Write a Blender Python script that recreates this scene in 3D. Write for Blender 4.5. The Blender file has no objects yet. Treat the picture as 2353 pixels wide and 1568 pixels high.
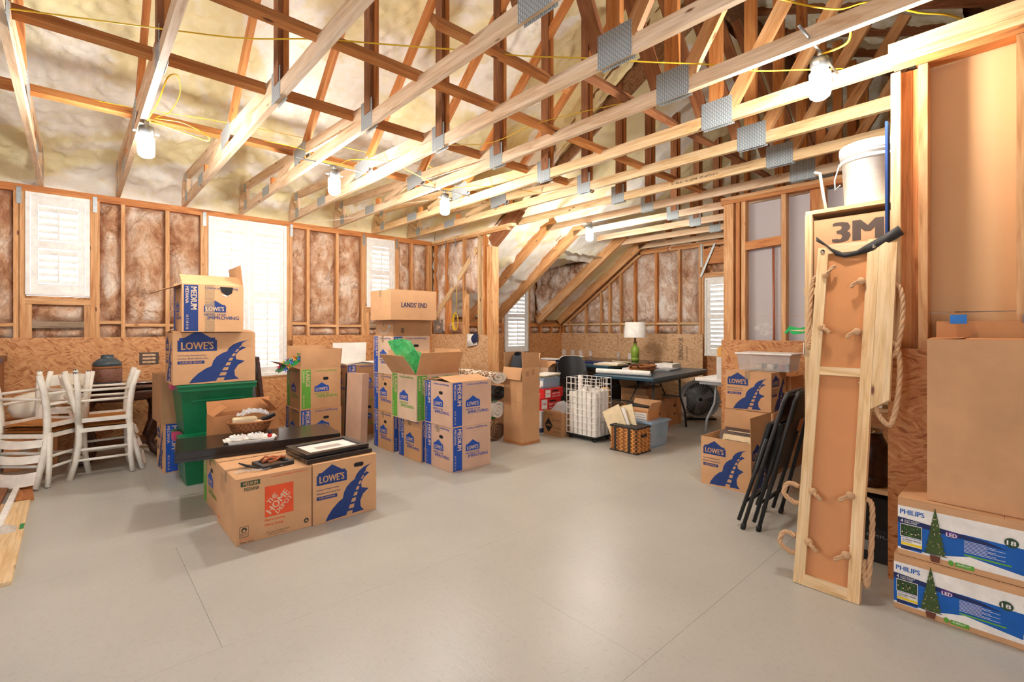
import bpy, bmesh, math, random
from mathutils import Vector, Matrix, noise
R = math.radians
S = bpy.context.scene
COL = S.collection
random.seed(7)

# ------------------------------------------------------------------ camera, sky, exposure
cam = bpy.data.cameras.new('camera'); cam.sensor_width = 36.0
cam.lens = 1106.0 / 2353.0 * 36.0
cam.shift_y = -29.0 / 2353.0
cam.clip_start = 0.02
cam_o = bpy.data.objects.new('camera', cam); COL.objects.link(cam_o)
cam_o.location = (0, 0, 1.315); cam_o.rotation_euler = (R(90), 0, R(-42.25))
S.camera = cam_o

SKY = 5.0        # bright overcast daylight outside the windows
LAMP = 400.0      # emission of the jar work lights
S.view_settings.view_transform = 'Standard'; S.view_settings.look = 'None'
S.view_settings.exposure = 0.25; S.view_settings.gamma = 1.0
S.view_settings.use_curve_mapping = False
w = bpy.data.worlds.new('overcast_sky'); S.world = w; w.use_nodes = True
bg = w.node_tree.nodes['Background']
bg.inputs[0].default_value = (0.82, 0.92, 1.0, 1); bg.inputs[1].default_value = SKY
try:
    S.cycles.use_denoising = True
    S.cycles.max_bounces = 10; S.cycles.diffuse_bounces = 6; S.cycles.glossy_bounces = 3
    S.cycles.transparent_max_bounces = 12; S.cycles.sample_clamp_indirect = 8.0
    S.cycles.caustics_reflective = False; S.cycles.caustics_refractive = False
except Exception:
    pass

# ------------------------------------------------------------------ materials
def lin(c):
    if isinstance(c, str):
        c = [int(c[i:i+2], 16) / 255 for i in (0, 2, 4)]
    return tuple(((x / 12.92) if x <= .04045 else ((x + .055) / 1.055) ** 2.4) for x in c) + (1,)

MATS = {}
class NT:
    def __init__(s, name):
        s.m = bpy.data.materials.new(name); s.m.use_nodes = True; s.t = s.m.node_tree
        s.b = s.t.nodes['Principled BSDF']; s.out = s.t.nodes['Material Output']
        MATS[name] = s.m
    def n(s, typ, **kw):
        nd = s.t.nodes.new(typ)
        for k, v in kw.items():
            if k.startswith('i_'):
                key = k[2:]; key = int(key) if key.isdigit() else key
                nd.inputs[key].default_value = v
            else: setattr(nd, k, v)
        return nd
    def l(s, a, b): s.t.links.new(a, b)
    def coords(s, scale=(1, 1, 1), rnd=True, rot=(0, 0, 0)):
        tc = s.n('ShaderNodeTexCoord'); mp = s.n('ShaderNodeMapping')
        mp.inputs['Scale'].default_value = scale; mp.inputs['Rotation'].default_value = rot
        if rnd:
            oi = s.n('ShaderNodeObjectInfo'); mu = s.n('ShaderNodeVectorMath', operation='MULTIPLY_ADD')
            cmb = s.n('ShaderNodeCombineXYZ')
            for i in range(3): s.l(oi.outputs['Random'], cmb.inputs[i])
            mu.inputs[1].default_value = (37, 23, 51); s.l(cmb.outputs[0], mu.inputs[0]); s.l(tc.outputs['Object'], mu.inputs[2])
            s.l(mu.outputs[0], mp.inputs[0])
        else: s.l(tc.outputs['Object'], mp.inputs[0])
        return mp.outputs[0]
    def ramp(s, fac, stops):
        r = s.n('ShaderNodeValToRGB'); e = r.color_ramp.elements
        while len(e) < len(stops): e.new(.5)
        for el, (p, c) in zip(e, stops): el.position = p; el.color = lin(c) if isinstance(c, str) else c
        s.l(fac, r.inputs[0]); return r.outputs[0]
    def noise(s, vec, scale, detail=4, rough=.6, dist=0):
        nd = s.n('ShaderNodeTexNoise', i_Scale=scale, i_Detail=detail, i_Roughness=rough, i_Distortion=dist)
        s.l(vec, nd.inputs['Vector']); return nd.outputs['Fac']
    def mix(s, fac, a, b, mode='MIX'):
        m = s.n('ShaderNodeMix', data_type='RGBA', blend_type=mode)
        if isinstance(fac, (int, float)): m.inputs[0].default_value = fac
        else: s.l(fac, m.inputs[0])
        for v, i in ((a, 6), (b, 7)):
            if isinstance(v, (str, tuple)): m.inputs[i].default_value = lin(v) if isinstance(v, str) else v
            else: s.l(v, m.inputs[i])
        return m.outputs[2]
    def bump(s, h, strength=.3, dist=.01):
        b = s.n('ShaderNodeBump', i_Strength=strength, i_Distance=dist); s.l(h, b.inputs['Height']); s.l(b.outputs[0], s.b.inputs['Normal'])
    def col(s, c): s.l(c, s.b.inputs['Base Color'])
    def rough(s, v): s.b.inputs['Roughness'].default_value = v

def plain(name, c, rough=.6, metal=0, var=.06, scale=14, bump=0, spec=.4, trans=0, alpha=1, sub=0):
    t = NT(name); v = t.coords((1, 1, 1))
    f = t.noise(v, scale, 3)
    a = lin(c)
    d = tuple(max(0, x * (1 - var * 2)) for x in a[:3]) + (1,); e = tuple(min(1, x * (1 + var * 1.2)) for x in a[:3]) + (1,)
    t.col(t.ramp(f, [(.3, d), (.7, e)])); t.rough(rough)
    t.b.inputs['Metallic'].default_value = metal; t.b.inputs['Specular IOR Level'].default_value = spec
    if trans: t.b.inputs['Transmission Weight'].default_value = trans
    if alpha < 1: t.b.inputs['Alpha'].default_value = alpha
    if bump: t.bump(t.noise(v, scale * 5, 4), bump, .005)
    return t.m

def pine(name, light, mid, dark, knots=True, rough=.62):
    t = NT(name); v = t.coords((1.1, 9, 9))
    g = t.noise(v, 1.6, 5, .6, 1.2)
    v2 = t.coords((2.2, 46, 46)); g2 = t.noise(v2, 1.5, 3, .6, .4)
    c = t.ramp(g, [(.30, dark), (.46, mid), (.68, light)])
    c2 = t.ramp(g2, [(.35, (.66, .58, .50, 1)), (.6, (1, 1, 1, 1))])
    c = t.mix(.55, c, c2, 'MULTIPLY')
    oi = t.n('ShaderNodeObjectInfo')
    tint = t.ramp(oi.outputs['Random'], [(0, (.82, .78, .74, 1)), (.5, (1, 1, 1, 1)), (1, (1.0, .93, .86, 1))])
    c = t.mix(.8, c, tint, 'MULTIPLY')
    if knots:
        v3 = t.coords((1.5, 5, 5)); vo = t.n('ShaderNodeTexVoronoi', i_Scale=1.9); t.l(v3, vo.inputs['Vector'])
        k = t.ramp(vo.outputs['Distance'], [(.045, (1, 1, 1, 1)), (.10, (0, 0, 0, 1))])
        c = t.mix(k, c, lin('6b3a20'))
    t.col(c); t.rough(rough); t.bump(g2, .12, .004); return t.m

pine('pine_truss', 'f0dcc2', 'e6cba9', 'cda67b')
pine('pine_orange', 'd99a5c', 'c98245', 'a15f2c')
pine('pine_stud', 'e6bb8a', 'd7a26c', 'b67c48')
pine('pine_pale', 'f0d9b2', 'e8c998', 'd2a973')
pine('pine_brown', 'a9744c', '8f5c3a', '6f4227')
plain('plywood_face', 'c98a56', .5, 0, .04, 3)
pine('dark_walnut', '5b3524', '46281b', '2e1911', knots=False, rough=.35)
pine('grey_lumber', 'b9a48c', 'a08a72', '806b55')

def osb(name, base, light, dark, dim=1.0):
    t = NT(name)
    def chips(rot, sc, seed):
        v = t.coords((1, 1, 1), rnd=False)
        nz = t.n('ShaderNodeTexNoise', i_Scale=5.0, i_Detail=2.0); t.l(v, nz.inputs['Vector'])
        ad = t.n('ShaderNodeVectorMath', operation='MULTIPLY_ADD'); ad.inputs[1].default_value = (.10, .10, .10)
        t.l(nz.outputs['Color'], ad.inputs[0]); t.l(v, ad.inputs[2])
        mp = t.n('ShaderNodeMapping'); mp.inputs['Rotation'].default_value = rot; mp.inputs['Location'].default_value = (seed, seed * .7, seed * .3)
        t.l(ad.outputs[0], mp.inputs[0])
        m2 = t.n('ShaderNodeMapping'); m2.inputs['Scale'].default_value = sc; t.l(mp.outputs[0], m2.inputs[0])
        vo = t.n('ShaderNodeTexVoronoi', i_Scale=1.0); t.l(m2.outputs[0], vo.inputs['Vector'])
        sp = t.n('ShaderNodeSeparateColor'); t.l(vo.outputs['Color'], sp.inputs[0])
        return sp.outputs[0], vo.outputs['Distance']
    a, da = chips((R(16), R(20), R(8)), (20, 20, 112), 1.3)
    b, db = chips((R(-34), R(-38), R(-12)), (22, 22, 100), 4.1)
    stops = [(.0, dark), (.22, base), (.55, light), (.82, base), (1, light)]
    ca, cb = t.ramp(a, stops), t.ramp(b, stops)
    v = t.coords((1, 1, 1), rnd=False)
    sel = t.ramp(t.noise(v, 7, 2), [(.45, (0, 0, 0, 1)), (.55, (1, 1, 1, 1))])
    c = t.mix(sel, ca, cb)
    big = t.ramp(t.noise(v, .9, 3), [(.35, (.86, .80, .74, 1)), (.65, (1, 1, 1, 1))])
    c = t.mix(.8, c, big, 'MULTIPLY')
    fine = t.ramp(t.noise(v, 90, 2), [(.3, (.75, .7, .65, 1)), (.6, (1, 1, 1, 1))])
    c = t.mix(.5, c, fine, 'MULTIPLY')
    t.col(c); t.rough(.6); t.bump(t.mix(sel, da, db), .25, .004); return t.m
osb('osb_board', 'c98b56', 'dda974', 'a05f30')
osb('osb_pale', 'd6ab80', 'e8caa4', 'b5854f')
osb('roof_deck', '8a6343', 'a17a55', '664329')

def fluffy(name, stops, sc=5.0, bumps=.8):
    t = NT(name); v = t.coords((1, 1, .7))
    n1 = t.noise(v, sc, 6, .62, .7)
    n2 = t.noise(v, sc * 4, 5, .7, 1.0)
    c = t.ramp(n1, stops)
    st = t.ramp(n2, [(.32, (.62, .52, .46, 1)), (.55, (1, 1, 1, 1))])
    c = t.mix(.6, c, st, 'MULTIPLY')
    n3 = t.noise(v, sc*.9, 5, .6, .9); ab = t.n('ShaderNodeMath', operation='SUBTRACT', i_1=.5); t.l(n3, ab.inputs[0])
    a2 = t.n('ShaderNodeMath', operation='ABSOLUTE'); t.l(ab.outputs[0], a2.inputs[0])
    c = t.mix(t.ramp(t.noise(v, sc*.6, 2), [(.42, (.08, .08, .08, 1)), (.62, (.8, .8, .8, 1))]), c, t.ramp(a2.outputs[0], [(.0, (.30, .19, .14, 1)), (.014, (.66, .54, .47, 1)), (.05, (1, 1, 1, 1))]), 'MULTIPLY')
    t.col(c); t.rough(.9); t.b.inputs['Specular IOR Level'].default_value = .1
    t.bump(n2, bumps, .03); return t.m
fluffy('fiberglass', [(.27, '8a5a44'), (.39, 'bb8b6a'), (.50, 'd5b091'), (.64, 'eddccb')], 4.5)
fluffy('fiberglass_pale', [(.26, '9a6d55'), (.38, 'c8a287'), (.50, 'e0c8b4'), (.64, 'f4ede5')], 4.5)

t = NT('spray_foam'); v = t.coords((1, 1, 1), rnd=False)
big = t.noise(v, .55, 3, .6, .6); mid = t.noise(v, 7, 6, .65, .8); fin = t.noise(v, 26, 5, .7, 1.5)
c1 = t.ramp(mid, [(.25, 'efe2ac'), (.5, 'f4eabc'), (.75, 'f8f1cf')])
c2 = t.ramp(mid, [(.28, 'eee6c2'), (.40, 'f9f6e6'), (.6, 'fffef8')])
c = t.mix(t.ramp(big, [(.49, (0, 0, 0, 1)), (.54, (1, 1, 1, 1))]), c1, c2)
t.col(c); t.rough(.6); t.bump(fin, .3, .02)

t = NT('spray_foam_grey'); v = t.coords((1, 1, 1), rnd=False)
mid = t.noise(v, 6, 6, .65, .8); fin = t.noise(v, 24, 5, .7, 1.5)
t.col(t.ramp(mid, [(.28, 'c9c49c'), (.44, 'e6e6cc'), (.62, 'f6faf4')])); t.rough(.6); t.bump(fin, .35, .02)  # foam again, with the cool daylight tint put into its colour

t = NT('painted_floor'); v = t.coords((1, 1, 1), rnd=False)
c = t.ramp(t.noise(v, 1.2, 4), [(.3, 'b0afa8'), (.7, 'bcbbb3')])
sp = t.noise(v, 42, 4, .7); c = t.mix(.22, c, t.ramp(sp, [(.33, (.6, .56, .5, 1)), (.47, (1, 1, 1, 1))]), 'MULTIPLY')
t.col(c); t.rough(.34); t.b.inputs['Specular IOR Level'].default_value = .45
vs = t.coords((26, 7, 1), rnd=False, rot=(0, 0, .5)); t.bump(t.noise(vs, 1.4, 5, .7, 1.2), .16, .006)

def cardboard(name, c, var=.05):
    t = NT(name); v = t.coords((1, 1, 1))
    f = t.noise(v, 3.5, 4); a = lin(c)
    d = tuple(x * .86 for x in a[:3]) + (1,); e = tuple(min(1, x * 1.07) for x in a[:3]) + (1,)
    cc = t.ramp(f, [(.3, d), (.7, e)])
    fl = t.n('ShaderNodeTexWave', i_Scale=60.0, i_Distortion=.4); v2 = t.coords((1, 1, 0)); t.l(v2, fl.inputs['Vector'])
    cc = t.mix(.06, cc, t.ramp(fl.outputs['Fac'], [(0, (.7, .7, .7, 1)), (1, (1, 1, 1, 1))]), 'MULTIPLY')
    t.col(cc); t.rough(.72); t.b.inputs['Specular IOR Level'].default_value = .25
    t.bump(fl.outputs['Fac'], .04, .002); return t.m
cardboard('cardboard', 'd0a277'); cardboard('cardboard_inside', 'c79a70'); cardboard('cardboard_dark', 'b08660')
cardboard('cardboard_pale', 'dcc0a4'); cardboard('cardboard_orange', 'c4895a'); cardboard('cardboard_white', 'ebe7e0'); cardboard('cardboard_pink', 'd6b29a')

for a in [('ink_blue', '1f3a78', .6), ('ink_bright_blue', '1d4fae', .6), ('ink_green', '63a83c', .6), ('ink_orange', 'e2532b', .6),
          ('ink_dark', '3a3a32', .6), ('ink_dark_green', '2d4a33', .6), ('ink_black', '17161a', .6), ('ink_white', 'f2efe9', .6), ('ink_brown', '55443b', .6),
          ('ink_red', 'c8202c', .55), ('ink_yellow', 'f0d21e', .55), ('ink_navy', '1c2a5c', .5), ('ink_philips', '1060b8', .35),
          ('paper', 'ece7df', .7), ('paper_cream', 'e6d3ac', .7), ('paper_tan', 'd8b48e', .7), ('folder_orange', 'eab25e', .6),
          ('white_paint', 'f3f1ec', .4), ('chair_white', 'f0ebdf', .45), ('white_plastic', 'f1efea', .35), ('cream_cloth', 'e8dfcd', .8),
          ('black_wood', '2b2523', .2), ('black_metal', '2a2a2c', .45), ('black_plastic', '1d1e20', .4), ('dark_cloth', '30343a', .85), ('navy', '232f52', .8),
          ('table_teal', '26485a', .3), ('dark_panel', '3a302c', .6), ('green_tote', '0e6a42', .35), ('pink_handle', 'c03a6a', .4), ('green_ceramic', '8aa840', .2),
          ('lampshade', 'f4f1ea', .75), ('leather_brown', '7a3e22', .5), ('rope', 'c9a37c', .85), ('black_strap', '2e2a28', .65),
          ('rush', 'b97a3a', .75), ('wicker', '9c6235', .6), ('wicker_orange', 'cf8f4c', .6), ('wicker_dark', '5a3521', .5), ('green_bird', '1fb35a', .4),
          ('blue_carpet', '24407a', .95), ('blue_tape', '2a76c8', .6), ('red_box', 'd92d2d', .5), ('jug_blue', '3e4a50', .3), ('jug_brown', '5a2a24', .5), ('rug_tan', 'a8845f', .95), ('rug_brown', '70503c', .95), ('rug_red', '7c3c2c', .95), ('rug_white', 'e3ded2', .9), ('rug_dark', '4a4b4a', .9),
          ('yellow_cable', 'e8c22c', .5), ('white_cable', 'eee9da', .5), ('copper', 'a65f45', .35), ('gypsum_grey', 'b9b3b4', .85), ('gypsum_paper', 'd3aa79', .9),
          ('rainbow_red', 'e2284e', .6), ('rainbow_yellow', 'f3d028', .6), ('rainbow_purple', '8a2ec0', .6), ('rainbow_blue', '2a4fd0', .6), ('rainbow_green', '1fa84a', .6), ('rainbow_orange', 'f38a1c', .6), ('leaf', '4f8a35', .6), ('terracotta', '6b3c2b', .5), ('photo_print', 'b0a49c', .6), ('fir', '44562c', .7), ('photo_green', '33472a', .7), ('purple_ink', '5a2f86', .5), ('tan_leather', 'b5643a', .5), ('fan_grey', 'b8bcc0', .4), ('jar_red', 'a83c3c', .5), ('grey_plastic', '9ba0a6', .45)]:
    plain(a[0], a[1], a[2])
plain('gypsum_paper', 'cfa477', .9, 0, .015, 2)
plain('gypsum_grey', 'bdb8ba', .85, 0, .015, 2)
plain('galvanized', 'a9b0b2', .38, .75, .10, 30)
plain('chrome', 'd9d9da', .15, 1, .03)
plain('aluminum_dark', '777a7c', .4, .8)
def bubble(name, c, alpha, rough=.15):
    t = NT(name); v = t.coords((1, 1, 1)); t.b.inputs['Base Color'].default_value = lin(c); t.rough(rough)
    t.b.inputs['Alpha'].default_value = alpha; t.bump(t.noise(v, 30, 5, .7, 1.5), .8, .02); return t.m
bubble('clear_plastic', 'e8ecee', .32); bubble('blue_clear_plastic', 'b4d6f2', .45, .25); bubble('frosted_plastic', 'e9edf0', .28, .3); bubble('green_wrap', '17a04e', .93)
bubble('clear_wrap', 'f4f6f8', .30, .08); bubble('tape', 'd6b58c', .45, .12)
bubble('clear_bag', 'eef2f6', .5, .08)

t = NT('window_glass')
tr = t.n('ShaderNodeBsdfTransparent'); gl = t.n('ShaderNodeBsdfGlossy'); gl.inputs['Roughness'].default_value = .02
mx = t.n('ShaderNodeMixShader', i_0=.06); t.l(tr.outputs[0], mx.inputs[1]); t.l(gl.outputs[0], mx.inputs[2]); t.l(mx.outputs[0], t.out.inputs[0])

t = NT('lamp_jar'); t.b.inputs['Base Color'].default_value = (1, 1, 1, 1)
t.b.inputs['Emission Color'].default_value = (1.0, .945, .87, 1); t.b.inputs['Emission Strength'].default_value = LAMP

t = NT('nail_plate'); v = t.coords((1, 1, 1), rnd=False)   # pressed connector plate with rows of teeth slots
br = t.n('ShaderNodeTexBrick', i_Scale=1.0); br.inputs['Brick Width'].default_value = .028; br.inputs['Row Height'].default_value = .013
br.inputs['Mortar Size'].default_value = .0042; mp = t.n('ShaderNodeMapping'); mp.inputs['Rotation'].default_value = (0, R(90), 0)
t.l(v, mp.inputs[0]); t.l(mp.outputs[0], br.inputs['Vector'])
t.col(t.mix(br.outputs['Fac'], 'c3cbce', '8d979c')); t.b.inputs['Metallic'].default_value = .2; t.rough(.45); t.bump(br.outputs['Fac'], .5, .003)

t = NT('weave'); v = t.coords((1, 1, 1), rnd=False)
ck = t.n('ShaderNodeTexChecker', i_Scale=60.0); t.l(v, ck.inputs['Vector'])
t.col(t.mix(ck.outputs['Fac'], '9a5f33', '6f4021')); t.rough(.6); t.bump(ck.outputs['Fac'], .6, .006)

t = NT('patterned_rug'); v = t.coords((1, 1, 1), rnd=False)
vo = t.n('ShaderNodeTexVoronoi', i_Scale=16.0); vo.feature = 'DISTANCE_TO_EDGE'; t.l(v, vo.inputs['Vector'])
t.col(t.ramp(vo.outputs['Distance'], [(.04, 'e0d3bc'), (.12, '6e3a28'), (.3, '9c7a58'), (.45, 'cbb592')])); t.rough(.95)
t = NT('jug_pattern'); v = t.coords((1, 1, 1), rnd=False)
ck = t.n('ShaderNodeTexVoronoi', i_Scale=38.0); ck.distance = 'MANHATTAN'; t.l(v, ck.inputs['Vector'])
t.col(t.ramp(ck.outputs['Distance'], [(.2, '4a241f'), (.5, '7c5240')])); t.rough(.55)

# ------------------------------------------------------------------ mesh builder
class B:
    def __init__(s): s.v = []; s.f = []; s.mi = []; s.sm = []; s.cur = 0
    def add(s, vs, fs, smooth=False, M=None):
        o = len(s.v)
        s.v += [tuple(M @ Vector(p)) for p in vs] if M is not None else [tuple(p) for p in vs]
        for f in fs: s.f.append([i + o for i in f]); s.mi.append(s.cur); s.sm.append(smooth)
        return s
    def box(s, x0, x1, y0, y1, z0, z1, M=None, taper=0):
        if x0 > x1: x0, x1 = x1, x0
        if y0 > y1: y0, y1 = y1, y0
        if z0 > z1: z0, z1 = z1, z0
        t = taper
        return s.add([(x0+t, y0+t, z0), (x1-t, y0+t, z0), (x1-t, y1-t, z0), (x0+t, y1-t, z0), (x0, y0, z1), (x1, y0, z1), (x1, y1, z1), (x0, y1, z1)],
                     [(3, 2, 1, 0), (4, 5, 6, 7), (0, 1, 5, 4), (1, 2, 6, 5), (2, 3, 7, 6), (3, 0, 4, 7)], M=M)
    def cbox(s, c, sz, M=None):
        return s.box(c[0]-sz[0]/2, c[0]+sz[0]/2, c[1]-sz[1]/2, c[1]+sz[1]/2, c[2]-sz[2]/2, c[2]+sz[2]/2, M)
    def shell(s, w, d, h, t=.004, M=None, taper=0, z0=0):
        """open-topped tray/box, base centre at origin"""
        a, b = w/2, d/2; q = taper
        o = [(-a+q, -b+q, z0), (a-q, -b+q, z0), (a-q, b-q, z0), (-a+q, b-q, z0), (-a, -b, h), (a, -b, h), (a, b, h), (-a, b, h)]
        i = [(-a+q+t, -b+q+t, z0+t), (a-q-t, -b+q+t, z0+t), (a-q-t, b-q-t, z0+t), (-a+q+t, b-q-t, z0+t), (-a+t, -b+t, h), (a-t, -b+t, h), (a-t, b-t, h), (-a+t, b-t, h)]
        fs = [(3, 2, 1, 0), (0, 1, 5, 4), (1, 2, 6, 5), (2, 3, 7, 6), (3, 0, 4, 7), (8, 9, 10, 11), (12, 13, 9, 8), (13, 14, 10, 9), (14, 15, 11, 10), (15, 12, 8, 11),
              (4, 5, 13, 12), (5, 6, 14, 13), (6, 7, 15, 14), (7, 4, 12, 15)]
        return s.add(o + i, fs, M=M)
    def tube(s, pts, r, n=8, cap=True, M=None, flat=1.0):
        pts = [Vector(p) for p in pts]; rs = r if isinstance(r, (list, tuple)) else [r] * len(pts)
        vs = []; fs = []; up = Vector((0, 0, 1)); prev = None
        for i, p in enumerate(pts):
            t = (pts[min(i+1, len(pts)-1)] - pts[max(i-1, 0)])
            t = t.normalized() if t.length > 1e-9 else Vector((0, 0, 1))
            if prev is None:
                a = t.cross(up if abs(t.z) < .95 else Vector((0, 1, 0))).normalized()
            else:
                a = (prev - t * prev.dot(t)); a = a.normalized() if a.length > 1e-6 else t.orthogonal().normalized()
            prev = a; b = t.cross(a)
            for k in range(n):
                an = 2 * math.pi * (k + .5) / n
                vs.append(p + (a * math.cos(an) + b * math.sin(an) * flat) * rs[i])
        for i in range(len(pts) - 1):
            for k in range(n):
                fs.append((i*n+k, i*n+(k+1) % n, (i+1)*n+(k+1) % n, (i+1)*n+k))
        if cap: fs.append(tuple(range(n))[::-1]); fs.append(tuple(range((len(pts)-1)*n, len(pts)*n)))
        return s.add(vs, fs, n > 5, M)
    def lathe(s, prof, n=20, M=None, caps=True, sx=1, sy=1):
        vs = []; fs = []
        for r, z in prof:
            for k in range(n):
                a = 2*math.pi*k/n; vs.append((r*math.cos(a)*sx, r*math.sin(a)*sy, z))
        for i in range(len(prof)-1):
            for k in range(n): fs.append((i*n+k, i*n+(k+1) % n, (i+1)*n+(k+1) % n, (i+1)*n+k))
        if caps: fs.append(tuple(range(n))[::-1]); fs.append(tuple(range((len(prof)-1)*n, len(prof)*n)))
        return s.add(vs, fs, True, M)
    def prism(s, poly, z0, z1, M=None):
        n = len(poly); vs = [(p[0], p[1], z0) for p in poly] + [(p[0], p[1], z1) for p in poly]
        fs = [tuple(range(n))[::-1], tuple(range(n, 2*n))] + [(i, (i+1) % n, n+(i+1) % n, n+i) for i in range(n)]
        return s.add(vs, fs, M=M)
    def grid(s, fn, nu, nv, smooth=True, M=None):
        vs = [fn(i/nu, j/nv) for j in range(nv+1) for i in range(nu+1)]
        fs = [(j*(nu+1)+i, j*(nu+1)+i+1, (j+1)*(nu+1)+i+1, (j+1)*(nu+1)+i) for j in range(nv) for i in range(nu)]
        return s.add(vs, fs, smooth, M)
    def build(s, name, mat, parent=None, loc=(0, 0, 0), rot=(0, 0, 0), bevel=0):
        me = bpy.data.meshes.new(name); me.from_pydata(s.v, [], s.f)
        mats = mat if isinstance(mat, (list, tuple)) else [mat]
        for m in mats: me.materials.append(MATS[m])
        me.polygons.foreach_set('material_index', s.mi); me.polygons.foreach_set('use_smooth', s.sm); me.update()
        o = bpy.data.objects.new(name, me); COL.objects.link(o)
        o.location = loc; o.rotation_euler = rot
        if parent: o.parent = parent
        if bevel:
            md = o.modifiers.new('bevel', 'BEVEL'); md.width = bevel; md.segments = 2; md.limit_method = 'ANGLE'
        return o

def tag(o, label=None, cat=None, group=None, kind=None):
    if label: o['label'] = label
    if cat: o['category'] = cat
    if group: o['group'] = group
    if kind: o['kind'] = kind
    return o
def thing(name, label, cat, loc=(0, 0, 0), rz=0, group=None, rot=None):
    o = bpy.data.objects.new(name, None); COL.objects.link(o); o.empty_display_size = .1
    o.location = loc; o.rotation_euler = rot if rot else (0, 0, R(rz)); return tag(o, label, cat, group)
def struct(name):
    o = bpy.data.objects.new(name, None); COL.objects.link(o); o['kind'] = 'structure'; return o
def copy_tree(o, loc=None, rot=None, parent=None):
    c = o.copy(); COL.objects.link(c); c.parent = parent
    if loc is not None: c.location = loc
    if rot is not None: c.rotation_euler = rot
    for ch in list(o.children): copy_tree(ch, parent=c)
    return c
def T(x=0, y=0, z=0, rx=0, ry=0, rz=0):
    return Matrix.Translation((x, y, z)) @ Matrix.Rotation(R(rz), 4, 'Z') @ Matrix.Rotation(R(ry), 4, 'Y') @ Matrix.Rotation(R(rx), 4, 'X')

def beam(name, p0, p1, a, b, mat, parent, side=(1, 0, 0)):
    """lumber from p0 to p1 (centre line); a = size along `side`, b = the other size; long axis is local x so the grain runs along it"""
    p0, p1 = Vector(p0), Vector(p1); t = (p1 - p0); L = t.length; t.normalize()
    sd = Vector(side); sd = (sd - t * sd.dot(t)).normalized(); u = t.cross(sd)
    m = Matrix((t, sd, u)).transposed().to_4x4(); m.translation = p0
    o = B().box(0, L, -a/2, a/2, -b/2, b/2).build(name, mat, parent)
    o.matrix_local = m
    return o

_tc = {}
def text_geo(s, bold=0.0, narrow=1.0):
    bold = 0; k = (s, bold)
    if k not in _tc:
        cu = bpy.data.curves.new('t', 'FONT'); cu.body = s; cu.size = 1; cu.offset = bold; cu.resolution_u = 2
        o = bpy.data.objects.new('t', cu); me = bpy.data.meshes.new_from_object(o)
        vs = [tuple(v.co[:2]) for v in me.vertices]; fs = [tuple(p.vertices) for p in me.polygons]
        bpy.data.objects.remove(o); bpy.data.curves.remove(cu); bpy.data.meshes.remove(me)
        x0 = min(v[0] for v in vs); x1 = max(v[0] for v in vs); y0 = min(v[1] for v in vs); y1 = max(v[1] for v in vs)
        _tc[k] = ([(v[0]-x0, v[1]-y0) for v in vs], fs, x1-x0, y1-y0)
    return _tc[k]
class Print:
    """flat printing on a face: collects shapes per ink on a plane given by origin o, right u, up v, outward n"""
    def __init__(s, parent, o, u, v):
        s.p = parent; s.o = Vector(o); s.u = Vector(u).normalized(); s.v = Vector(v).normalized(); s.n = s.u.cross(s.v); s.d = {}; s.ly = {}
    def put(s, ink, pts, fs, layer=0, key='printed_marks'):
        b = s.d.setdefault((ink, key), B())
        b.add([s.o + s.u*x + s.v*y + s.n*(.0008 + .0007*layer) for x, y in pts], fs)
    def rect(s, ink, x0, y0, x1, y1, layer=0): s.put(ink, [(x0, y0), (x1, y0), (x1, y1), (x0, y1)], [(0, 1, 2, 3)], layer, ('printed_panel', len(s.d)) if min(abs(x1-x0), abs(y1-y0)) > .012 else 'printed_marks')
    def poly(s, ink, pts, layer=0):
        from mathutils.geometry import tessellate_polygon
        tr = tessellate_polygon([[Vector((p[0], p[1], 0)) for p in pts]])
        fs = []
        for a, b, c in tr:
            ar = (pts[b][0]-pts[a][0])*(pts[c][1]-pts[a][1]) - (pts[c][0]-pts[a][0])*(pts[b][1]-pts[a][1])
            fs.append((a, b, c) if ar > 0 else (a, c, b))
        s.put(ink, pts, fs, layer, ('printed_emblem', len(s.d)))
    def disc(s, ink, x, y, r, layer=0, ry=None, n=20):
        s.put(ink, [(x + r*math.cos(2*math.pi*i/n), y + (ry or r)*math.sin(2*math.pi*i/n)) for i in range(n)], [tuple(range(n))], layer, ('printed_disc', len(s.d)) if r > .008 else 'printed_marks')
    def text(s, ink, st, x, y, w, h, rot=0, layer=1, bold=.012):
        """fits the text into w x h with lower-left x,y (before rotating by rot degrees about that corner)"""
        vs, fs, tw, th = text_geo(st, bold); ca, sa = math.cos(R(rot)), math.sin(R(rot))
        sh = 1.3*bold*h
        pts = [(sh + a/tw*(w-2*sh), b/th*h) for a, b in vs]
        for j, q in enumerate((0, -sh, sh) if bold > .006 else (0,)):
            s.put(ink, [(x + (a+q)*ca - b*sa, y + (a+q)*sa + b*ca) for a, b in pts], fs, layer + .2*j, 'printed_lettering')
    def done(s, name=None):
        for (ink, k), b in s.d.items():
            ob = b.build(name or (k if isinstance(k, str) else k[0]), ink, s.p)
            if isinstance(k, str): ob['kind'] = 'stuff'
def smoothstep(x): x = max(0, min(1, x)); return x*x*(3-2*x)
def fbm(x, y, z, o=4):
    return noise.fractal(Vector((x, y, z)), .9, 2.1, o, noise_basis='PERLIN_ORIGINAL')
def subpart(child, part):
    child.parent = part
    child.matrix_parent_inverse = (Matrix.Translation(part.location) @ part.rotation_euler.to_matrix().to_4x4()).inverted()
    return child

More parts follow.
